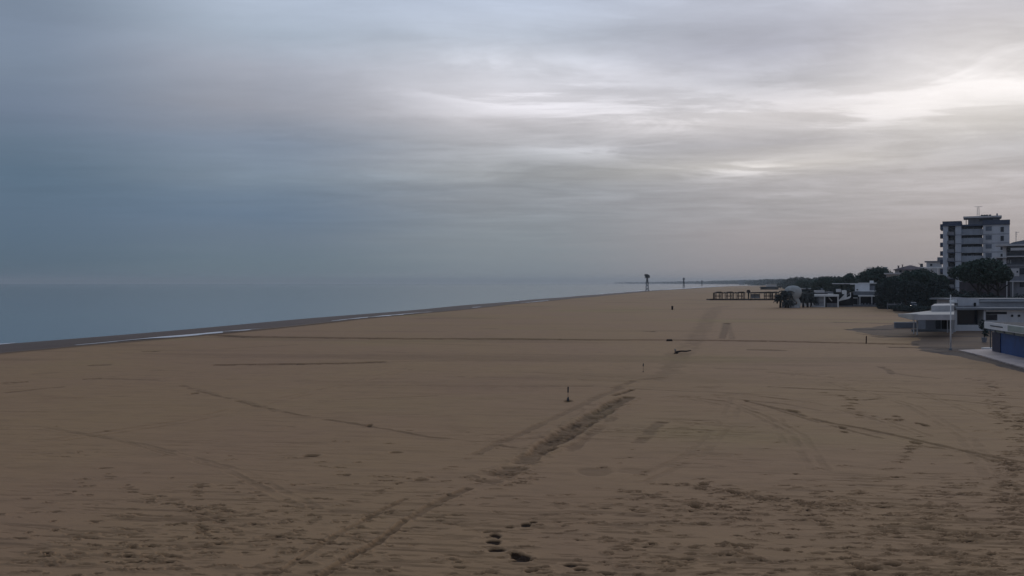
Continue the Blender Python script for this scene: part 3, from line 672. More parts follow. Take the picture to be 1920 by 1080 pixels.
# ------------------------------------------------------------------ sea towers
def sea_tower(label, px, d, h, big):
    t = thing('sea_tower', label, 'tower', (X(px, d), d, -.6), 0, 'towers standing in the sea'); k = h/15.
    for sx in (-1, 1):
        for syy in (-1, 1):
            MB().tube([(sx*1.25*k, syy*1.25*k, -1.5), (sx*.62*k, syy*.62*k, 11.6*k)], .13*k+.06, 7).build('leg', metal if big else darkm, t)
    br = MB()
    for z0, z1 in ((.8, 3.6), (3.6, 6.6), (6.6, 9.2), (9.2, 11.4)):
        for sx in (-1, 1):
            w0 = (1.25-.054*z0)*k; w1 = (1.25-.054*z1)*k
            br.tube([(-sx*w0, -w0, z0*k), (sx*w1, -w1, z1*k)], .1*k+.05, 5); br.tube([(-w0*sx, w0, z0*k), (sx*w1, w1, z1*k)], .1*k+.05, 5)
            br.tube([(sx*w0, -w0, z0*k), (sx*w1, w1, z1*k)], .1*k+.05, 5)
    br.build('bracing', metal if big else darkm, t)
    MB().box(-1.5*k, 1.5*k, -1.5*k, 1.5*k, 6.9*k, 7.4*k).build('lower_platform', darkm, t)
    for i in (-1, 1): box('panel', darkm, t, -.75*k, .75*k, i*.6*k-.1, i*.6*k+.1, 7.5*k, 11.4*k)
    MB().box(-2.1*k, 2.1*k, -2.0*k, 2.0*k, 11.6*k, 12.0*k).build('upper_platform', darkm, t)
    if big:
        MB().xz([(-1.5*k, 12.*k), (2.*k, 12.*k), (2.1*k, 13.6*k), (.4*k, 14.7*k), (-1.2*k, 15.*k), (-2.5*k, 14.5*k), (-2.0*k, 13.4*k)], -1.6*k, 1.6*k).build('cabin', recess, t, bevel=.2)
    else: box('cabin', darkm, t, -1.3*k, 1.3*k, -1.3*k, 1.3*k, 12.*k, 14.8*k)
    return t
sea_tower('nearest sea tower, tall with a bulky black head', 1213.5, 776, 15.2, True)
sea_tower('middle of the three sea towers, thin legged and hazy', 1282, 1480, 16.0, False)
sea_tower('farthest and faintest of the three sea towers', 1316, 2050, 13.0, False)

# ------------------------------------------------------------------ timber frames on the sand
DT = 357.
t = thing('boardwalk', 'long low dark boardwalk under the row of timber frames', 'boardwalk', (X(1393, DT), DT, 0))
MB().box(X(1329, DT)-X(1393, DT), X(1459, DT)-X(1393, DT), -1.5, 4.5, -.2, .42).build('deck', deckm, t)
box('edge_board', timber, t, X(1329, DT)-X(1393, DT)-.1, X(1459, DT)-X(1393, DT), -1.64, -1.51, -.1, .55)
def cabana(label, px, w=2.5):
    t = thing('timber_cabana', label, 'cabana', (X(px, DT), DT+1.2, .42), 0, 'dark timber cabanas on the boardwalk')
    for sx in (-1, 1):
        for syy in (-1, 1): MB().tube([(sx*w/2, syy*1.1, 0), (sx*w/2, syy*1.1, 2.45)], .16, 6).build('post', timber, t)
    MB().tube([(.05, -1.1, 0), (.05, -1.1, 2.5)], .17, 6).build('post', timber, t)
    MB().xz([(-w/2-.35, 2.35), (w/2+.35, 2.35), (w/2+.2, 2.7), (.6, 3.0), (-.6, 2.95), (-w/2-.2, 2.6)], -1.4, 1.4).build('roof', timber, t)
    box('rail', timber, t, -w/2, w/2, 1.02, 1.12, 1.0, 1.3)
    return t
cabana('leftmost open timber cabana with dark peaked roof', 1348.5)
cabana('second timber cabana from the left on the boardwalk', 1369.5)
cabana('third timber cabana, left of the thatched parasol', 1390.5)
cabana('timber cabana at the right end of the long pergola', 1442)
cabana('rightmost timber cabana next to the palms', 1454, 2.2)
t = thing('timber_post', 'single dark post left of all the timber cabanas', 'post', (X(1338, DT), DT, .42)); MB().tube([(0, 0, 0), (0, 0, 2.4)], .24, 8).build('post', timber, t); MB().box(-.3, .3, -.3, .3, 2.4, 2.55).build('cap', timber, t)
for px, lab in ((1360.5, 'dark low parasol between first and second cabana'), (1381.5, 'dark low parasol between second and third cabana')):
    t = thing('parasol', lab, 'parasol', (X(px, DT), DT+1.6, .42), 0, 'dark thatched parasols on the boardwalk'); MB().tube([(0, 0, 0), (0, 0, 2.5)], .05, 6).build('pole', metal, t)
    MB().tube([(0, 0, 2.25), (0, 0, 2.4), (0, 0, 2.85)], [1.15, .9, .05], 10).build('canopy', timber, t)
t = thing('parasol', 'taller dark thatched parasol at the left of the long pergola', 'parasol', (X(1404, DT), DT+.4, .42), 0, 'dark thatched parasols on the boardwalk')
MB().tube([(0, 0, 0), (0, 0, 2.6)], [.22, .34], 8).build('pole', timber, t); MB().tube([(0, 0, 2.5), (0, 0, 2.8), (0, 0, 3.35), (0, 0, 3.7)], [.9, .8, .75, .5], 10).build('canopy', timber, t)
t = thing('pergola', 'long dark roofed pergola in the middle of the boardwalk', 'pergola', (X(1422.5, DT), DT+1., .42))
MB().xz([(-3.6, 2.3), (3.4, 2.3), (3.4, 2.9), (-2.8, 2.75)], -1.5, 1.5).build('roof', timber, t)
for a in (-3.3, -1.6, 0.4, 2.1, 3.2): MB().tube([(a, -1.3, 0), (a, -1.3, 2.35)], .09, 6).build('post', timber, t)
box('screen', cream, t, -2.6, 1.0, 1.3, 1.36, .2, 2.0)

# ------------------------------------------------------------------ pale grey rounded shelter
f_ = Fr(1487, 247.5); t = f_.thing('rounded_shelter', 'tall pale grey rounded shelter standing between the two groups of palms', 'shelter')
mb = MB(); nn = 20; prof_ = [(.8, 1.2), (1.0, 2.0), (1.5, 2.6), (2.1, 3.3), (2.35, 4.2), (2.3, 4.9), (2.0, 5.5), (1.4, 5.95), (.7, 6.15), (.05, 6.2)]
for z0 in range(len(prof_)):
    r0, zz0 = prof_[z0]
    for k in range(nn):
        a = 2*math.pi*k/nn; mb.v.append((math.cos(a)*r0, math.sin(a)*r0*.55, zz0))
for z0 in range(len(prof_)-1):
    for k in range(nn): mb.f.append((z0*nn+k, z0*nn+(k+1) % nn, (z0+1)*nn+(k+1) % nn, (z0+1)*nn+k))
mb.build('shell', shell, t, True)
MB().xz([(-.4, 0), (1.9, 0), (2.1, 1.2), (1.6, 2.5), (.9, 2.9), (.6, 2.2), (1.1, 1.5), (1.0, .9), (-.4, .8)], -.5, .4).build('side_arch', shell, t, bevel=.08)
box('base', cream, t, -1.3, 1.6, -1., 1., -.1, .55)
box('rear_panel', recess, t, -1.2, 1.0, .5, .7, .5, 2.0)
t = Fr(1474, 249).thing('low_wall', 'low broken pale wall at the foot of the left palms', 'wall'); box('wall', cream, t, -1.2, .9, 0, .25, 0, 1.6); box('coping', white, t, -1.25, .95, -.05, .3, 1.6, 1.7)
t = Fr(1512, 262).thing('low_wall', 'pale low wall with a thin top behind the right palms', 'wall'); box('wall', cream, t, -1.4, 2.6, 0, .25, -.1, .9); box('coping', white, t, -1.45, 2.65, -.05, .3, .9, 1.0)
t = Fr(1507, 300).thing('flat_roof_hut', 'thin pale flat roof seen above the right palms', 'hut'); z_ = Z(540.5, 300); box('roof', cream, t, -1.8, 2.4, 0, 4, z_-.3, z_); box('wall', recess, t, -1.5, 2.1, .4, 3.6, 0, z_-.3)

# ------------------------------------------------------------------ white kiosk
f_ = Fr(1549, 253.); A, ZZ = f_.a, f_.z
t = f_.thing('beach_kiosk', 'white kiosk with flat roof and open front, right of the palms', 'kiosk')
box('roof', white, t, A(1526.5), A(1573), -.3, 5, ZZ(556), ZZ(552.3))
for p in (1546, 1571.3): box('post', white, t, A(p)-.18, A(p)+.18, -.12, .2, 0, ZZ(556))
box('store_room', greyw, t, A(1528), A(1536.3), .3, 3.5, 0, ZZ(556.1))
sl_ = MB()
for i in range(9): sl_.box(A(1536.5), A(1544.6), .35, .45, .25+i*.38, .48+i*.38)
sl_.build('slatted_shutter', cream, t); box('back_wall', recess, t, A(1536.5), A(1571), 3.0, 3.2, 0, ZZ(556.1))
box('counter', greyw, t, A(1550), A(1570), 1.2, 1.7, 0, 1.15)
MB().xz([(A(1553), ZZ(558)), (A(1555), ZZ(558)), (A(1561), ZZ(564)), (A(1559), ZZ(565))], 1.0, 1.2).build('menu_board', cream, t)
box('doorway', recess, t, A(1547.4), A(1550), .5, .6, 0, ZZ(564))
box('floor_slab', cream, t, A(1521), A(1546), -.8, 1, -.1, .4)
t2 = Fr(1545, 262).thing('stepped_roof_hut', 'grey brown hut with stepped flat roofs behind the white kiosk', 'hut'); g_ = Fr(1545, 262); A, ZZ = g_.a, g_.z
box('wall', greyw, t2, A(1527), A(1563), 1, 5, 0, ZZ(549)); box('roof', cream, t2, A(1526), A(1546), .6, 5.4, ZZ(549), ZZ(544.5)); box('roof', greyw, t2, A(1546.2), A(1562), .8, 5.2, ZZ(550), ZZ(547)); box('parapet', white, t2, A(1552), A(1562.5), .3, .55, ZZ(551.6), ZZ(550.1))
MB().tube([(A(1541), 2, ZZ(544)), (A(1541), 2, ZZ(540.5))], .3, 8).build('vent', greyw, t2)
# ------------------------------------------------------------------ outside staircase
f_ = Fr(1583, 257.); A, ZZ = f_.a, f_.z
t = f_.thing('outside_staircase', 'white outside staircase climbing between the kiosk and the white bar', 'stairs')
MB().xz([(A(1571.5), ZZ(564)), (A(1576), ZZ(559.5)), (A(1583.5), ZZ(552)), (A(1579), ZZ(551)), (A(1578), ZZ(544.5)), (A(1584), ZZ(543.6)), (A(1587.5), ZZ(545)), (A(1587.5), ZZ(557.5)), (A(1594), ZZ(555)), (A(1594), ZZ(548.5)), (A(1595.5), ZZ(548.5)), (A(1595.5), ZZ(557)), (A(1592), ZZ(560)), (A(1574), ZZ(564.3))], -.2, .1).build('balustrade', white, t)
st = MB()
for i in range(12): st.box(A(1572+i*1.9), A(1574+i*1.9), .12, 1.4, ZZ(566-i*1.45), ZZ(564.5-i*1.45))
st.build('steps', greyw, t); box('landing', cream, t, A(1567.5), A(1577), -.1, 2, ZZ(547.5), ZZ(542)); box('wall', recess, t, A(1571), A(1600), 1.5, 5, 0, ZZ(548)); box('plinth', greyw, t, A(1571), A(1600), 1.2, 1.49, 0, .35)
# ------------------------------------------------------------------ two storey white bar
f_ = Fr(1628, 262.); A, ZZ = f_.a, f_.z
t = f_.thing('beach_bar', 'two storey white modern beach bar with a chimney block and recessed balcony', 'bar')
box('roof_slab', white, t, A(1560), A(1609), 0, 5, ZZ(532.6), ZZ(531.2)); box('roof_lip', white, t, A(1594), A(1604), -.25, -.005, ZZ(533.6), ZZ(530.9))
box('roof', white, t, A(1609.01), A(1648.9), -.1, 6, ZZ(531.8), ZZ(530))
box('white_wall', mat('bright_white_render', (.84, .85, .87), .7, .08, .4), t, A(1603), A(1630.5), -.05, 5.9, ZZ(546.5), ZZ(531.81))
box('side_wall', white, t, A(1647), A(1648.8), -.05, 5.9, ZZ(546.5), ZZ(531.81)); box('balcony_floor', white, t, A(1630.51), A(1646.99), -.05, 5.9, ZZ(546.5), ZZ(544.6))
box('balcony_wall', greyw, t, A(1630.51), A(1646.99), 1.2, 1.4, ZZ(544.59), ZZ(531.81)); w_ = box('window', glass, t, A(1632), A(1645), 1.12, 1.19, ZZ(543), ZZ(535))
box('parapet', greyw, t, A(1630.6), A(1646.9), .3, .42, ZZ(544.5), ZZ(535.5))
box('chimney', white, t, A(1630.6), A(1638.2), .5, 2.2, ZZ(529.99), ZZ(526)); box('wall_lamp', darkm, t, A(1606), A(1609), -.3, -.06, ZZ(544.3), ZZ(542.3))
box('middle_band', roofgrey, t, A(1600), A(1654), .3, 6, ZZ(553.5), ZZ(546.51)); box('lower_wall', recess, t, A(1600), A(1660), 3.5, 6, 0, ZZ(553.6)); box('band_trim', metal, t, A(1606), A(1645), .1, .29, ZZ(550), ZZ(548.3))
box('canopy', white, t, A(1609), A(1660), -3, .28, ZZ(555.8), ZZ(553.2))
for p in (1612.5, 1634.6, 1659): box('post', cream, t, A(p)-.15, A(p)+.15, -2.9, -2.6, 0, ZZ(555.85))
box('side_canopy', white, t, A(1596), A(1608.6), -2, .2, ZZ(559.3), ZZ(558)); box('post', cream, t, A(1608.2), A(1608.2)+.2, -1.9, -1.7, 0, ZZ(559.35))
box('terrace', greyw, t, A(1600), A(1672), -4, 3.4, -.1, .45)
tb = MB()
for i in range(7): tb.box(A(1615+i*6), A(1618+i*6), -3.6, -3.2, .45, .95+.1*(i % 2))
tb.build('terrace_rail', greyw, t)
t = Fr(1664, 250).thing('waste_bin', 'small pale bin on the sand at the right end of the beach bar terrace', 'bin'); MB().tube([(0, 0, 0), (0, 0, .9)], [.3, .42], 10).build('body', cream, t); MB().tube([(0, 0, .9), (0, 0, 1.02)], [.46, .40], 10).build('lid', greyw, t)

# ------------------------------------------------------------------ houses behind the pines
f_ = Fr(1642, 330.); A, ZZ = f_.a, f_.z
t = f_.thing('roof_terrace_house', 'house whose pale railed roof terrace shows above the round pine', 'house')
box('wall', greyw, t, A(1626), A(1664), 1, 9, 0, ZZ(507)); box('parapet', cream, t, A(1625), A(1660), .4, .6, ZZ(504.9), ZZ(502.9)); box('roof', greyw, t, A(1624.5), A(1665), .7, 9.3, ZZ(507), ZZ(504.91))
rl = MB(); rl.tube([(A(1625), .3, ZZ(501)), (A(1662), .3, ZZ(501))], .07, 5)
for p in range(1625, 1663, 6): rl.tube([(A(p), .3, ZZ(505)), (A(p), .3, ZZ(501))], .06, 5)
rl.build('railing', metal, t); box('stair_head', cream, t, A(1656), A(1664), 2, 5, ZZ(504.9), ZZ(500.5))
f_ = Fr(1701, 335.); A, ZZ = f_.a, f_.z
t = f_.thing('brown_roofed_house', 'pale house with a low brown hipped roof and two chimneys', 'house')
box('wall', cream, t, A(1678), A(1728), 0, 9, 0, ZZ(505.3))
rf = MB(); x0, x1, xm0, xm1 = A(1675), A(1738), A(1705), A(1709); zb, zt = ZZ(505.2), ZZ(497)
rf.v = [(x0, -.9, zb), (x1, -.9, zb), (x1, 9.9, zb), (x0, 9.9, zb), (xm0, 4.5, zt), (xm1, 4.5, zt), (x0, -.9, zb-.25), (x1, -.9, zb-.25), (x1, 9.9, zb-.25), (x0, 9.9, zb-.25)]
rf.f = [(0, 1, 5, 4), (1, 2, 5), (2, 3, 4, 5), (3, 0, 4), (6, 7, 1, 0), (7, 8, 2, 1), (8, 9, 3, 2), (9, 6, 0, 3), (9, 8, 7, 6)]
r_o = rf.build('roof', brownr, t)
for a, b_, y_ in ((1683, 1686, 498.5), (1691, 1693, 496.5)):
    ch = box('chimney', brownr, r_o, A(a), A(b_), 2, 2.8, ZZ(504), ZZ(y_)); box('cap', darkm, ch, A(a)-.12, A(b_)+.12, 1.88, 2.92, ZZ(y_), ZZ(y_-.7))
for a, b_ in ((1698, 1703), (1686, 1691)): w_ = box('window', glass, t, A(a), A(b_), -.05, .02, ZZ(511), ZZ(506.5)); box('frame', white, w_, A(a)-.12, A(b_)+.12, -.03, .01, ZZ(511.4), ZZ(506.1))
f_ = Fr(1676, 290.); A, ZZ = f_.a, f_.z
t = f_.thing('balcony_house', 'house with a long pale balcony slab emerging from the dark pines', 'house')
box('balcony', cream, t, A(1657.5), A(1690), -1.2, 3, ZZ(514.2), ZZ(512)); box('wall', cream, t, A(1660), A(1690), .2, 8, 0, ZZ(514.21)); box('window', glass, t, A(1659.9), A(1661.8), .1, .19, ZZ(523), ZZ(515.5))
f_ = Fr(1750, 345.); A, ZZ = f_.a, f_.z
t = f_.thing('stacked_white_house', 'pale stepped block with roof terraces immediately left of the tower', 'house')
box('wall', cream, t, A(1720), A(1775), 0, 10, 0, ZZ(501.5)); box('upper_wall', cream, t, A(1737), A(1766), .8, 9, ZZ(501.49), ZZ(491.2)); box('roof', greyw, t, A(1733.5), A(1769), .3, 9.5, ZZ(491.19), ZZ(489.2))
box('parapet', white, t, A(1719), A(1776), -.2, -.02, ZZ(503.2), ZZ(500.6)); box('terrace_wall', white, t, A(1757.5), A(1759.5), -1.6, -.21, ZZ(515), ZZ(503)); box('lift_tower', greyw, t, A(1757.5), A(1769), 4, 8, ZZ(489.19), ZZ(482)); box('vent_hood', darkm, t, A(1725), A(1730.5), 2, 3, ZZ(500.5), ZZ(494)); box('window', glass, t, A(1744), A(1748), .7, .79, ZZ(498.5), ZZ(494.8)); box('window', glass, t, A(1763), A(1768), -.1, -.03, ZZ(514), ZZ(505))
MB().tube([(A(1724), 2.4, ZZ(496)), (A(1722.5), 2.4, ZZ(492.5))], .1, 5).build('aerial', darkm, t)

# ------------------------------------------------------------------ the tower
f_ = Fr(1828, 300., .4); A, ZZ = f_.a, f_.z; D_ = 14.
t = f_.thing('apartment_tower', 'tall nine storey apartment tower with blue grey roof band and mast', 'apartment tower')
zt = ZZ(422.5); zT = ZZ(413.6); fl = [23.35-3.0*i for i in range(8)]   # floor lines
box('left_wall', plaster, t, A(1768), A(1777.8), 0, D_, 0, zt-.003); box('rear_wall', greyw, t, A(1777.81), A(1842), 3.2, D_-.2, 0, zt-.003)
box('pier', plaster, t, A(1791), A(1802.5), .1, 3.19, 0, zt-.003)
box('right_wall', plaster, t, A(1843.2), A(1893), 0, D_, 0, zt-.003)
box('roof_band', bluegrey, t, A(1767.2), A(1803), -.35, D_+.2, zt, zT); box('roof_band', bluegrey, t, A(1842.4), A(1893.8), -.35, D_+.2, zt, zT)
box('roof_band', bluegrey, t, A(1803.01), A(1842.39), -.15, D_, zt-.2, ZZ(420.6))
box('corner_band', bluegrey, t, A(1762), A(1767.19), 3, D_+.1, ZZ(427.5), ZZ(417.6))
for i, z0 in enumerate([26.35]+fl):
    top = z0-.02 if i else 0
    if i:
        # curved balcony of the middle bay with parapet, slab in shadow
        pts = []
        for k in range(9):
            s_k = k/8; pts.append((A(1802.51)+(A(1842.9)-A(1802.51))*s_k, -1.0-1.0*math.sin(math.pi*min(1., s_k*1.15+.02))**.7 if k < 8 else -.9))
        pts = [(A(1802.51), 3.15)]+[(A(1802.51), .0)]+pts[1:8]+[(A(1842.9), 0), (A(1842.9), 3.15)]
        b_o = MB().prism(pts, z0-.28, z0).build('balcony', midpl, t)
        pr = MB(); ff = pts[1:-1]
        for k in range(len(ff)-1):
            (a0, b0), (a1, b1) = ff[k], ff[k+1]
            pr.prism([(a0, b0), (a1, b1), (a1, b1+.14), (a0, b0+.14)], z0+.002, z0+1.75)
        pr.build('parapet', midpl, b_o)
        dr = box('window', glass, t, A(1808), A(1820), 3.1, 3.18, z0+.05, z0+2.3); box('frame', plaster, dr, A(1813.8), A(1814.4), 3.05, 3.095, z0+.05, z0+2.3)
        box('window', glass, t, A(1826), A(1838), 3.1, 3.18, z0+.05, z0+2.3)
        # left loggia balcony
        lb = box('balcony', bluegrey, t, A(1776.2), A(1790.9), -.75, 3.19, z0-.22, z0); box('parapet', greyw, lb, A(1776.2), A(1789), -.75, -.65, z0+.002, z0+1.05)
        box('window', glass, t, A(1780), A(1789), 3.1, 3.18, z0+.05, z0+2.2)
        # side balcony on the left end wall
        sb = box('side_balcony', darkm, t, A(1768)-1.0, A(1768)-.003, 3., 7., z0-.95, z0-.8); box('parapet', bluegrey, sb, A(1768)-1.0, A(1768)-.9, 3., 7., z0-.79, z0+.55)
        box('rail_end', bluegrey, sb, A(1768)-.89, A(1768)-.01, 3., 3.1, z0-.79, z0+.55)
        # floor line and windows of the right bay
        box('floor_line', bluegrey, t, A(1843.3), A(1893.05), -.05, -.003, z0-.14, z0); box('floor_line', bluegrey, t, A(1791.1), A(1802.4), .03, .097, z0-.14, z0)
    z1 = z0 if i else 23.35
for i in range(9):
    zc = 24.3-3.0*i
    w_ = box('window', mat('closed_shutter', (.13, .16, .21), .7, .15, 1.), t, A(1848), A(1859.5 if i != 5 else 1857), -.04, .01, zc+.15, zc+1.5); box('sill', plaster, w_, A(1847.3), A(1860), -.12, .01, zc+.02, zc+.13); box('head', bluegrey, w_, A(1847.6), A(1859.8), -.07, .01, zc+1.51, zc+1.62)
    w_ = box('window', glass, t, A(1876), A(1882.2), -.03, .02, zc-.35, zc+1.35); box('sill', plaster, w_, A(1875.5), A(1882.7), -.12, .01, zc-.48, zc-.36)
box('recess', recess, t, A(1842.91), A(1843.19), .3, 3, 0, zt-.2)
box('penthouse', greyw, t, A(1815), A(1875), 2, 10, zt, ZZ(408.2)); box('penthouse_roof', cream, t, A(1806), A(1878.5), .8, 11, ZZ(408.19), ZZ(405)); box('penthouse_column', darkm, t, A(1810.7), A(1812), 2, 2.3, zt-.1, ZZ(408.2)); box('penthouse_window', glass, t, A(1836), A(1862), 1.93, 1.99, zt+1.5, ZZ(410))
ms = MB()
for sx in (-.35, .35):
    for syy in (-.3, .3): ms.tube([(A(1834)+sx, 5+syy, ZZ(405)), (A(1834)+sx*.8, 5+syy*.8, ZZ(387))], .06, 5)
for k in range(6): z_ = ZZ(405)+k*.52; ms.tube([(A(1834)-.33, 4.7, z_), (A(1834)+.33, 4.7, z_+.5)], .04, 4)
ms.build('lattice_mast', metal, t)
an = MB(); an.tube([(A(1827), 5, ZZ(385.6)), (A(1842), 5, ZZ(385.6))], .06, 5)
for k in range(5): an.tube([(A(1828+k*3.2), 4.4, ZZ(385.6)), (A(1828+k*3.2), 5.6, ZZ(385.6))], .04, 4)
an.tube([(A(1834), 5, ZZ(388)), (A(1834), 5, ZZ(385))], .07, 5); an.build('antenna', metal, t)
for a in (1841, 1846, 1850.8, 1856.5): c_ = MB().tube([(A(a), 5, ZZ(405)), (A(a), 5, ZZ(402.2))], .38, 10).build('roof_fan', darkm, t); MB().tube([(A(a), 5, ZZ(402.2)), (A(a), 5, ZZ(401.2))], [.5, .2], 10).build('cowl', darkm, c_)
box('chimney', greyw, t, A(1868.5), A(1871.5), 5, 5.8, ZZ(405), ZZ(399.5)); box('base_wing', greyw, t, A(1778), A(1842), -1.5, 3.1, 0, 2.0)

t = Fr(1835, 236.).thing('garden_wall', 'dark brown garden wall seen between the trunks of the umbrella pine', 'wall'); bw = mat('brown_wall', (.075, .062, .070), .9, .2, .5)
box('wall', bw, t, -4.6, 12, 0, .4, 0, Z(529, 236)); box('coping', greyw, t, -4.7, 12.1, -.05, .45, Z(529, 236), Z(529, 236)+.12)
# ------------------------------------------------------------------ apartment block at the right edge
f_ = Fr(1905, 232.); A, ZZ = f_.a, f_.z
t = f_.thing('stepped_apartment_block', 'grey four storey apartment block with deep balcony slabs at the right edge', 'apartment block')
E = 1990
rf = MB(); rf.xz([(A(1890), ZZ(457.5)), (A(1900), ZZ(453.5)), (A(1925), ZZ(449)), (A(E), ZZ(449)), (A(E), ZZ(458)), (A(1890), ZZ(458.2))], 1.5, 9); rf.build('roof', greyw, t)
box('slab', cream, t, A(1867), A(E), -2.2, 3, ZZ(461.3), ZZ(458.3)); box('wall', greyw, t, A(1887), A(E), 1, 9, 0, ZZ(461.31)); box('pier', cream, t, A(1880), A(1887), -1, 1.5, ZZ(502), ZZ(461.31))
box('window', glass, t, A(1889), A(1894), .93, .99, ZZ(472), ZZ(464)); box('parapet', cream, t, A(1895), A(E), -1.9, -1.75, ZZ(470), ZZ(465))
box('slab', cream, t, A(1866), A(1888), -1.8, 1, ZZ(483.5), ZZ(481.3)); box('slab', cream, t, A(1888.01), A(E), -1.9, 1, ZZ(482), ZZ(480)); box('lower_wall', greyw, t, A(1868), A(1886.9), .6, 8, 0, ZZ(483.6))
box('window', glass, t, A(1915), A(1926), .93, .99, ZZ(490), ZZ(482.6)); box('window', glass, t, A(1885), A(1888), .5, .58, ZZ(493), ZZ(484.5)); box('door', white, t, A(1889), A(1891.2), .9, .99, ZZ(493.5), ZZ(487)); box('door', white, t, A(1893.5), A(1896), .9, .99, ZZ(493.5), ZZ(487))
box('slab', roofgrey, t, A(1872), A(E), -2.2, .9, ZZ(499.5), ZZ(496.5)); box('front_wing', greyw, t, A(1894), A(E), -2., .9, 0, ZZ(499.51)); box('front_panel', cream, t, A(1895), A(1911), -2.1, -2.01, ZZ(518), ZZ(503.5)); box('window', glass, t, A(1906), A(1909), -2.15, -2.11, ZZ(511.5), ZZ(508))
box('window', glass, t, A(1912), A(1928), -2.08, -2.01, ZZ(514.5), ZZ(503)); box('slab', cream, t, A(1884), A(E), -3., -2.11, ZZ(528.5), ZZ(526.5)); box('window', glass, t, A(1912), A(1928), -2.08, -2.01, ZZ(538), ZZ(529))
for a in (1887, 1898): box('pier', cream, t, A(a), A(a+2), -2.9, -2.2, 0, ZZ(528.51))
an = MB(); an.tube([(A(1905), 3, ZZ(454)), (A(1905), 3, ZZ(433))], .07, 6); an.tube([(A(1904), 3, ZZ(434.5)), (A(1911), 3, ZZ(434.5))], .05, 5); an.tube([(A(1904), 3, ZZ(438)), (A(1908), 3, ZZ(438))], .05, 5); an.tube([(A(1904.5), 3, ZZ(443)), (A(1906.5), 3, ZZ(443))], .07, 5)
for k in range(4): an.tube([(A(1905.5+k*1.4), 2.6, ZZ(434.5)), (A(1905.5+k*1.4), 3.4, ZZ(434.5))], .03, 4)
an.build('antenna', metal, t)

# ------------------------------------------------------------------ long pavilion and its canopy
Y0 = 129.
def XX_(p): return X(p, Y0)
t = thing('beach_pavilion', 'long low pavilion with dark open front and flat grey roof', 'pavilion', (0, 0, 0))
zm = Z(581, Y0)
box('wall', cream, t, XX_(1848), XX_(2000), Y0, Y0+9, 0, zm-.003); MB().prism([(XX_(1789), Y0-.5), (XX_(2010), Y0-.5), (XX_(2010), Y0+9.5), (X(1790, Y0+9.5), Y0+9.5)], zm, zm+.28).build('roof', roofgrey, t)
box('upper_wall', cream, t, X(1809, 137), X(2000, 137), 137, 146, zm+.281, Z(563.5, 137)); box('upper_roof', roofgrey, t, X(1800, 137), X(2010, 137), 136.4, 147, Z(563.49, 137), Z(560.5, 137))
MB().xz([(X(1793, 134), Z(557, 134)), (X(1836, 134), Z(560, 134)), (X(1836, 134), Z(572.5, 134)), (X(1797, 134), Z(573, 134))], 134, 135.5).build('sloping_screen', cream, t)
box('screen_gap', recess, t, X(1827, 133.8), X(1829.5, 133.8), 133.7, 133.98, Z(574.5, 134), Z(567.5, 134)); box('roof_box', white, t, X(1788.5, 134), X(1796, 134), 134, 135.4, Z(567.5, 134), Z(562.5, 134))
box('trim', white, t, X(1838, 136.2), X(2000, 136.2), 136.2, 136.38, Z(564.9, 136.2), Z(563.8, 136.2))
box('trim', white, t, XX_(1848), XX_(2000), Y0-.08, Y0-.003, Z(584.2, Y0), Z(581.5, Y0))
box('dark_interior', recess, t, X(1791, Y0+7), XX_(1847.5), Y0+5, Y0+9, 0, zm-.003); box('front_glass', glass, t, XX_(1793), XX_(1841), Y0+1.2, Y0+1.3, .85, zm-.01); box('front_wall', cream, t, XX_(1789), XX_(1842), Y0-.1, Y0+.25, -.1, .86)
for a in (1790, 1843.5): box('pillar', cream, t, XX_(a), XX_(a)+.28, Y0-.15, Y0+.2, -.1, zm-.003)
box('pillar', roofgrey, t, XX_(1845.3), XX_(1847.9), Y0-.1, Y0+.3, -.1, zm-.004)
for a, b_, y0_, y1_, m_ in ((1849, 1887, 588.5, 585, recess), (1849, 1869, 600, 590, glass)): w_ = box('window', m_, t, XX_(a), XX_(b_), Y0-.05, Y0-.002, Z(y0_, Y0), Z(y1_, Y0)); box('frame', darkm, w_, XX_(a)-.06, XX_(b_)+.06, Y0-.03, Y0-.001, Z(y0_+.6, Y0), Z(y1_-.5, Y0))
for a in (1897.5, 1910.5): MB().tube([(XX_(a), Y0-.07, Z(592, Y0)), (XX_(a), Y0-.003, Z(592, Y0))], .17, 14).build('porthole', recess, t)
box('porthole_box', recess, t, XX_(1908), XX_(1912.5), Y0-.12, Y0-.08, Z(593.2, Y0), Z(590.8, Y0)); box('plinth', roofgrey, t, XX_(1848.5), XX_(2000), Y0-.6, Y0-.06, -.1, .75)
# white canopy
t = thing('white_canopy', 'wide white canopy on thin posts projecting left from the pavilion', 'canopy', (0, 0, 0))
pts = [(X(1684, 119.5), 119.5), (X(1711, 111.7), 111.7), (X(1789, 111.7), 111.7), (X(1789.5, 134), 134), (X(1742, 127), 127)]
MB().prism(pts, [2.42, 2.28, 2.28, 2.28, 2.45], [2.72, 2.98, 3.0, 3.0, 2.98]).build('roof', canvas, t, bevel=.04)
rb_ = MB()
p0, p1 = pts[0], pts[1]; rb_.prism([(p0[0]-.03, p0[1]-.05), (p1[0]-.03, p1[1]-.05), (p1[0]+.75, p1[1]+.02), (p0[0]+.3, p0[1]+.15)], [2.725, 3.0, 3.01, 2.74], [2.80, 3.06, 3.07, 2.80]); rb_.build('raised_rim', white, t)
MB().prism([(pts[1][0]+.9, 111.62), (pts[2][0], 111.62), (pts[2][0], 111.69), (pts[1][0]+.2, 111.69)], 2.30, 2.96).build('fascia', canvas2, t)
MB().prism([(X(1746, 124), 124), (X(1788.5, 124), 124), (X(1789.5, 135), 135), (X(1752, 135), 135)], 3.01, [Z(573.2, 124), Z(572.2, 124), Z(572.2, 124), Z(573.2, 124)]).build('upper_box', canvas2, t, bevel=.05)
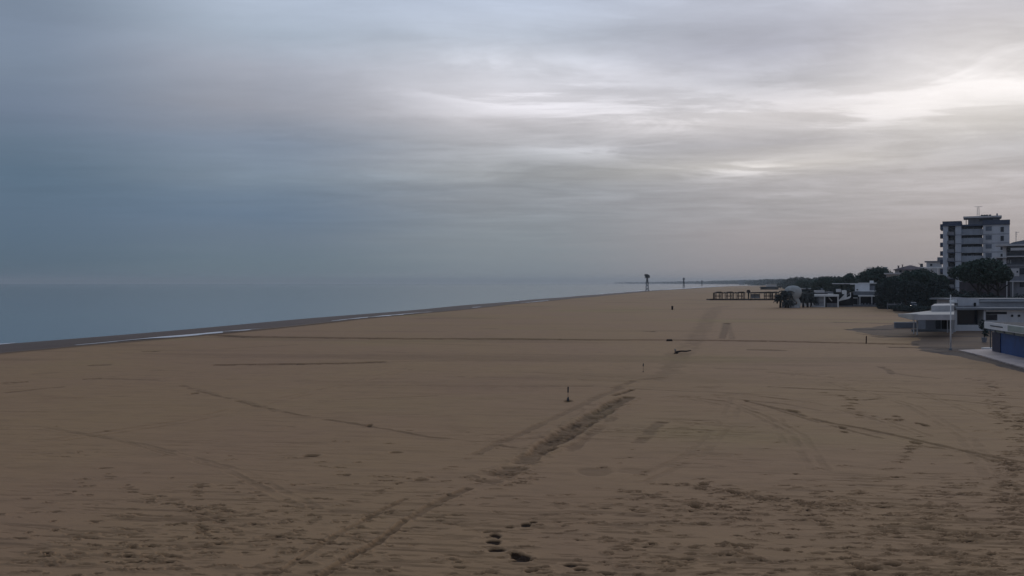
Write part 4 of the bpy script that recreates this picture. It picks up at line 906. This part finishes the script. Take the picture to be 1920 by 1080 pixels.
for a, dd in ((1713.3, 122), (1720, 118.5)): MB().tube([(X(a, dd), dd, -.1), (X(a, dd), dd, 2.33)], .085, 8).build('post', white, t)
for a, dd in ((1776.5, 124), (1786, 122)): MB().tube([(X(a, dd), dd, -.1), (X(a, dd), dd, 2.33)], .08, 8).build('post', cream, t)
MB().box(X(1789.2, 126), X(1791.3, 126), 125.9, 126.3, -.1, 3.0).build('post', cream, t)
t = thing('storage_shed', 'grey shed standing in the shade under the white canopy', 'shed', (X(1752, 131), 131, 0)); box('wall', greyw, t, -1.3, 1.1, 0, 3, -.1, 1.9); box('roof', roofgrey, t, -1.45, 1.25, -.15, 3.15, 1.9, 2.05); box('door', darkm, t, .2, .9, -.05, -.003, 0, 1.7)
t = thing('storage_shed', 'dark low shed beside the pavilion corner under the canopy', 'shed', (X(1773, 132), 132, 0)); box('wall', recess, t, -1., 1.0, 0, 3, -.1, 1.8); box('roof', darkm, t, -1.1, 1.1, -.1, 3.1, 1.8, 1.95)
t = thing('low_wall', 'long pale low wall reaching under the white canopy', 'wall', (X(1690, 137), 137, 0)); box('wall', greyw, t, -1, 4.6, 0, .3, -.1, .82); box('coping', cream, t, -1.05, 4.65, -.05, .35, .82, .92)
t = thing('low_wall', 'dark retaining wall in front of the covered terrace', 'wall', (X(1730, 127), 127, 0)); box('wall', roofgrey, t, -1.5, 4.6, 0, .3, -.1, .28); box('coping', greyw, t, -1.55, 4.65, -.05, .35, .28, .34)
# flagpole
t = thing('flagpole', 'tall white flagpole in front of the long pavilion', 'flagpole', (X(1782.5, 93), 93, 0)); MB().tube([(0, 0, 0), (0, 0, 3), (0, 0, 5.62)], [.085, .07, .045], 10).build('pole', white, t, True); MB().tube([(0, 0, 5.62), (0, 0, 5.74)], [.07, .03], 8).build('finial', white, t); MB().tube([(0, 0, -.1), (0, 0, .12)], .16, 10).build('base', greyw, t)
# spiky plant and chair by the kiosk corner
t = thing('potted_plant', 'ragged dark potted plant at the pavilion corner behind the blue kiosk', 'plant', (X(1845.5, 104), 104, 0))
MB().tube([(0, 0, 0), (0, 0, .6)], [.22, .32], 10).build('pot', greyw, t); MB().tube([(0, 0, .5), (.08, 0, 1.3), (-.05, 0, 1.9)], [.07, .06, .05], 6).build('stem', bark, t)
q, f = leaves([(0, 0, 1.9, .55, .5, .45), (.2, 0, 1.1, .35, .35, .35), (-.25, 0, 2.4, .3, .3, .3)], 260, .14, 9); leafmesh('leaves', q, f, darkleaf, t)

# ------------------------------------------------------------------ blue kiosk
P0 = np.array((X(1861.5, 90), 90.)); dv = np.array((-.19, -.98)); dv /= np.linalg.norm(dv); nv_ = np.array((.98, -.19))
ang = math.atan2(-dv[1], -dv[0])-math.pi/2   # local +y runs back along the wall
t = thing('blue_kiosk', 'bright blue kiosk with pale overhanging roof beside the paving', 'kiosk', (P0[0], P0[1], 0.06), ang)
# local x to the land, local -y towards the viewer
box('wall', bluep, t, 0, 6, -26, 0, 0, 1.95); box('corner_panel', bluedk, t, -.06, -.003, -2.3, .02, 0, 1.95); box('upper_wall', greenwh, t, .05, 5.95, -25.9, -.05, 1.951, 2.42)
for k in range(9): box('ledge', greyw, t, -.02, .048, -.4-k*2.6-.35, -.4-k*2.6, 1.952, 2.40)
box('roof', white, t, -.75, 7, -27, -.1, 2.421, 2.50); fb = box('fascia', white, t, -.82, -.72, -27.1, -.05, 2.32, 2.98); box('rear_fascia', white, t, -.71, 7, -.13, -.05, 2.32, 2.9)
box('roof_deck', darkroof, t, -.71, 7, -27, -.14, 2.86, 2.94); box('sign_strip', darkm, fb, -.86, -.825, -5.4, -1.9, 2.62, 2.72); box('fascia_panel', greenwh, fb, -.86, -.825, -16, -6.8, 2.40, 2.93)
tt_ = thing('beach_shower', 'thin dark post with pale tray beside the corner of the blue kiosk', 'shower', (X(1857, 93.5), 93.5, 0)); MB().tube([(0, 0, 0), (0, 0, 2.1), (.25, 0, 2.2)], .05, 7).build('pipe', darkm, tt_); box('tray', white, tt_, -.75, .3, -.4, .4, 0, .14)

# ------------------------------------------------------------------ fence, car, posts and things on the sand
t = thing('slatted_fence', 'dark slatted fence on the bank left of the white canopy', 'fence', (X(1694, 228), 228, 0)); L_ = X(1805, 228)-X(1694, 228)
fe = MB()
for k in range(4): fe.box(3.4, L_, -.03+k*.0, .03, 1.2+k*.42, 1.5+k*.42)
fe.build('slats', darkm, t)
for k in range(8): box('post', darkm, t, 3.3+k*(L_-3.4)/7.2, 3.5+k*(L_-3.4)/7.2, -.1, .1, 0, 3.0)
box('slats', greyw, t, -4.2, -.6, -.03, .03, 1.2, 1.6)
for k in range(3): box('post', greyw, t, -4.2+k*1.8, -4.05+k*1.8, -.08, .08, 0, 1.9)
fc = Fr(1713, 224.); t = fc.thing('parked_car', 'dark car with one bright headlight parked behind the sand bank', 'car'); t.location.z = .35
MB().xz([(-.92, .28), (.92, .28), (.95, .75), (.86, 1.0), (.68, 1.02), (-.68, 1.02), (-.86, 1.0), (-.95, .75)], 0, 4.3).build('body', carp, t, bevel=.06)
cb = MB(); cb.v = [(-.78, 1.1, 1.02), (.78, 1.1, 1.02), (.78, 4., 1.02), (-.78, 4., 1.02), (-.6, 1.8, 1.58), (.6, 1.8, 1.58), (.6, 3.6, 1.58), (-.6, 3.6, 1.58)]; cb.f = [(0, 1, 5, 4), (1, 2, 6, 5), (2, 3, 7, 6), (3, 0, 4, 7), (4, 5, 6, 7)]; cb.build('windscreen', glass, t)
box('roof', white, t, -.62, .62, 1.75, 3.65, 1.58, 1.68, bevel=.03); box('bumper', darkm, t, -.93, .93, -.1, .02, .3, .5)
for sx in (-1, 1):
    MB().tube([(sx*.62, -.05, .74), (sx*.62, .03, .74)], .2, 12).build('headlight', lamp if sx < 0 else metal, t)
    for yy_ in (.85, 3.4):
        w_ = MB().tube([(sx*.70, yy_, .33), (sx*.90, yy_, .33)], .33, 14).build('wheel', darkm, t); MB().tube([(sx*.89, yy_, .33), (sx*.92, yy_, .33)], .18, 10).build('rim', metal, w_)
box('bonnet', white, t, .1, .8, .05, 1.0, 1.021, 1.05)
def stake(label, px, py, h, top, foot, m_=timber, w=.07):
    x0, y0 = G(px, py); t = thing('marker_stake', label, 'stake', (x0, y0, -.05), 0, 'thin stakes standing in the sand')
    MB().tube([(0, 0, 0), (0, 0, h-top)], w*.35, 7).build('post', mat('sand_coloured_wood', (.22, .165, .12), .9, .2, 3.), t); MB().tube([(0, 0, h-top), (.01, 0, h)], w, 8).build('head', m_, t); MB().tube([(0, 0, 0), (0, 0, foot*.6), (.02, 0, foot)], [w*1.9, w*1.5, w*.7], 8).build('foot', m_, t)
    return t
stake('nearest marker stake with black top and black foot, standing alone', 1065, 750, .84, .34, .24, darkm, .042)
stake('smaller marker stake further back beside the wide tyre track', 1206, 697.5, .72, .22, .10, darkm, .04)
x0, y0 = G(1624, 644); t = thing('rusty_post', 'reddish post standing by the furrow left of the pavilion', 'post', (x0, y0, -.1)); MB().tube([(0, 0, 0), (.03, 0, .9)], .07, 8).build('post', rust, t); MB().tube([(.03, 0, .9), (.03, 0, .96)], [.09, .05], 8).build('cap', rust, t)
x0, y0 = G(1260.5, 581); t = thing('waste_bin', 'dark upright bin alone on the distant sand', 'bin', (x0, y0, -.05)); MB().tube([(0, 0, 0), (0, 0, .95)], [.22, .27], 10).build('body', darkw, t); MB().tube([(0, 0, .95), (0, 0, 1.05)], [.29, .2], 10).build('lid', darkw, t)
for a, lab in ((1253, 'left of two small dark stones on the long furrow'), (1257.5, 'right of two small dark stones on the long furrow')):
    x0, y0 = G(a, 639.5); mb = MB().tube([(-.22, 0, -.05), (-.12, 0, .08), (.1, .02, .1), (.22, 0, -.04)], [.05, .14, .13, .04], 8); o = mb.build('stone', darkw, None, True); o.location = (x0, y0, .02); tag(o, lab, 'stone', 'two stones on the furrow')
# driftwood log with its root plate
x0, y0 = G(1268, 663.); t = thing('driftwood_log', 'dark driftwood log with a pale root end lying on the sand', 'driftwood', (x0, y0, 0))
MB().tube([(.05, 0, .16), (.5, .1, .24), (1.0, .15, .22), (1.5, .2, .30)], [.10, .075, .07, .05], 9).build('trunk', darkw, t, True)
MB().tube([(-.14, .05, .28), (-.02, .05, .30)], [.20, .16], 12).build('root_plate', mat('pale_wood', (.30, .25, .21), .9, .2, 3.), t, True); MB().tube([(-.2, -.1, -.05), (.15, -.05, .12)], [.14, .10], 8).build('root', darkw, t, True)
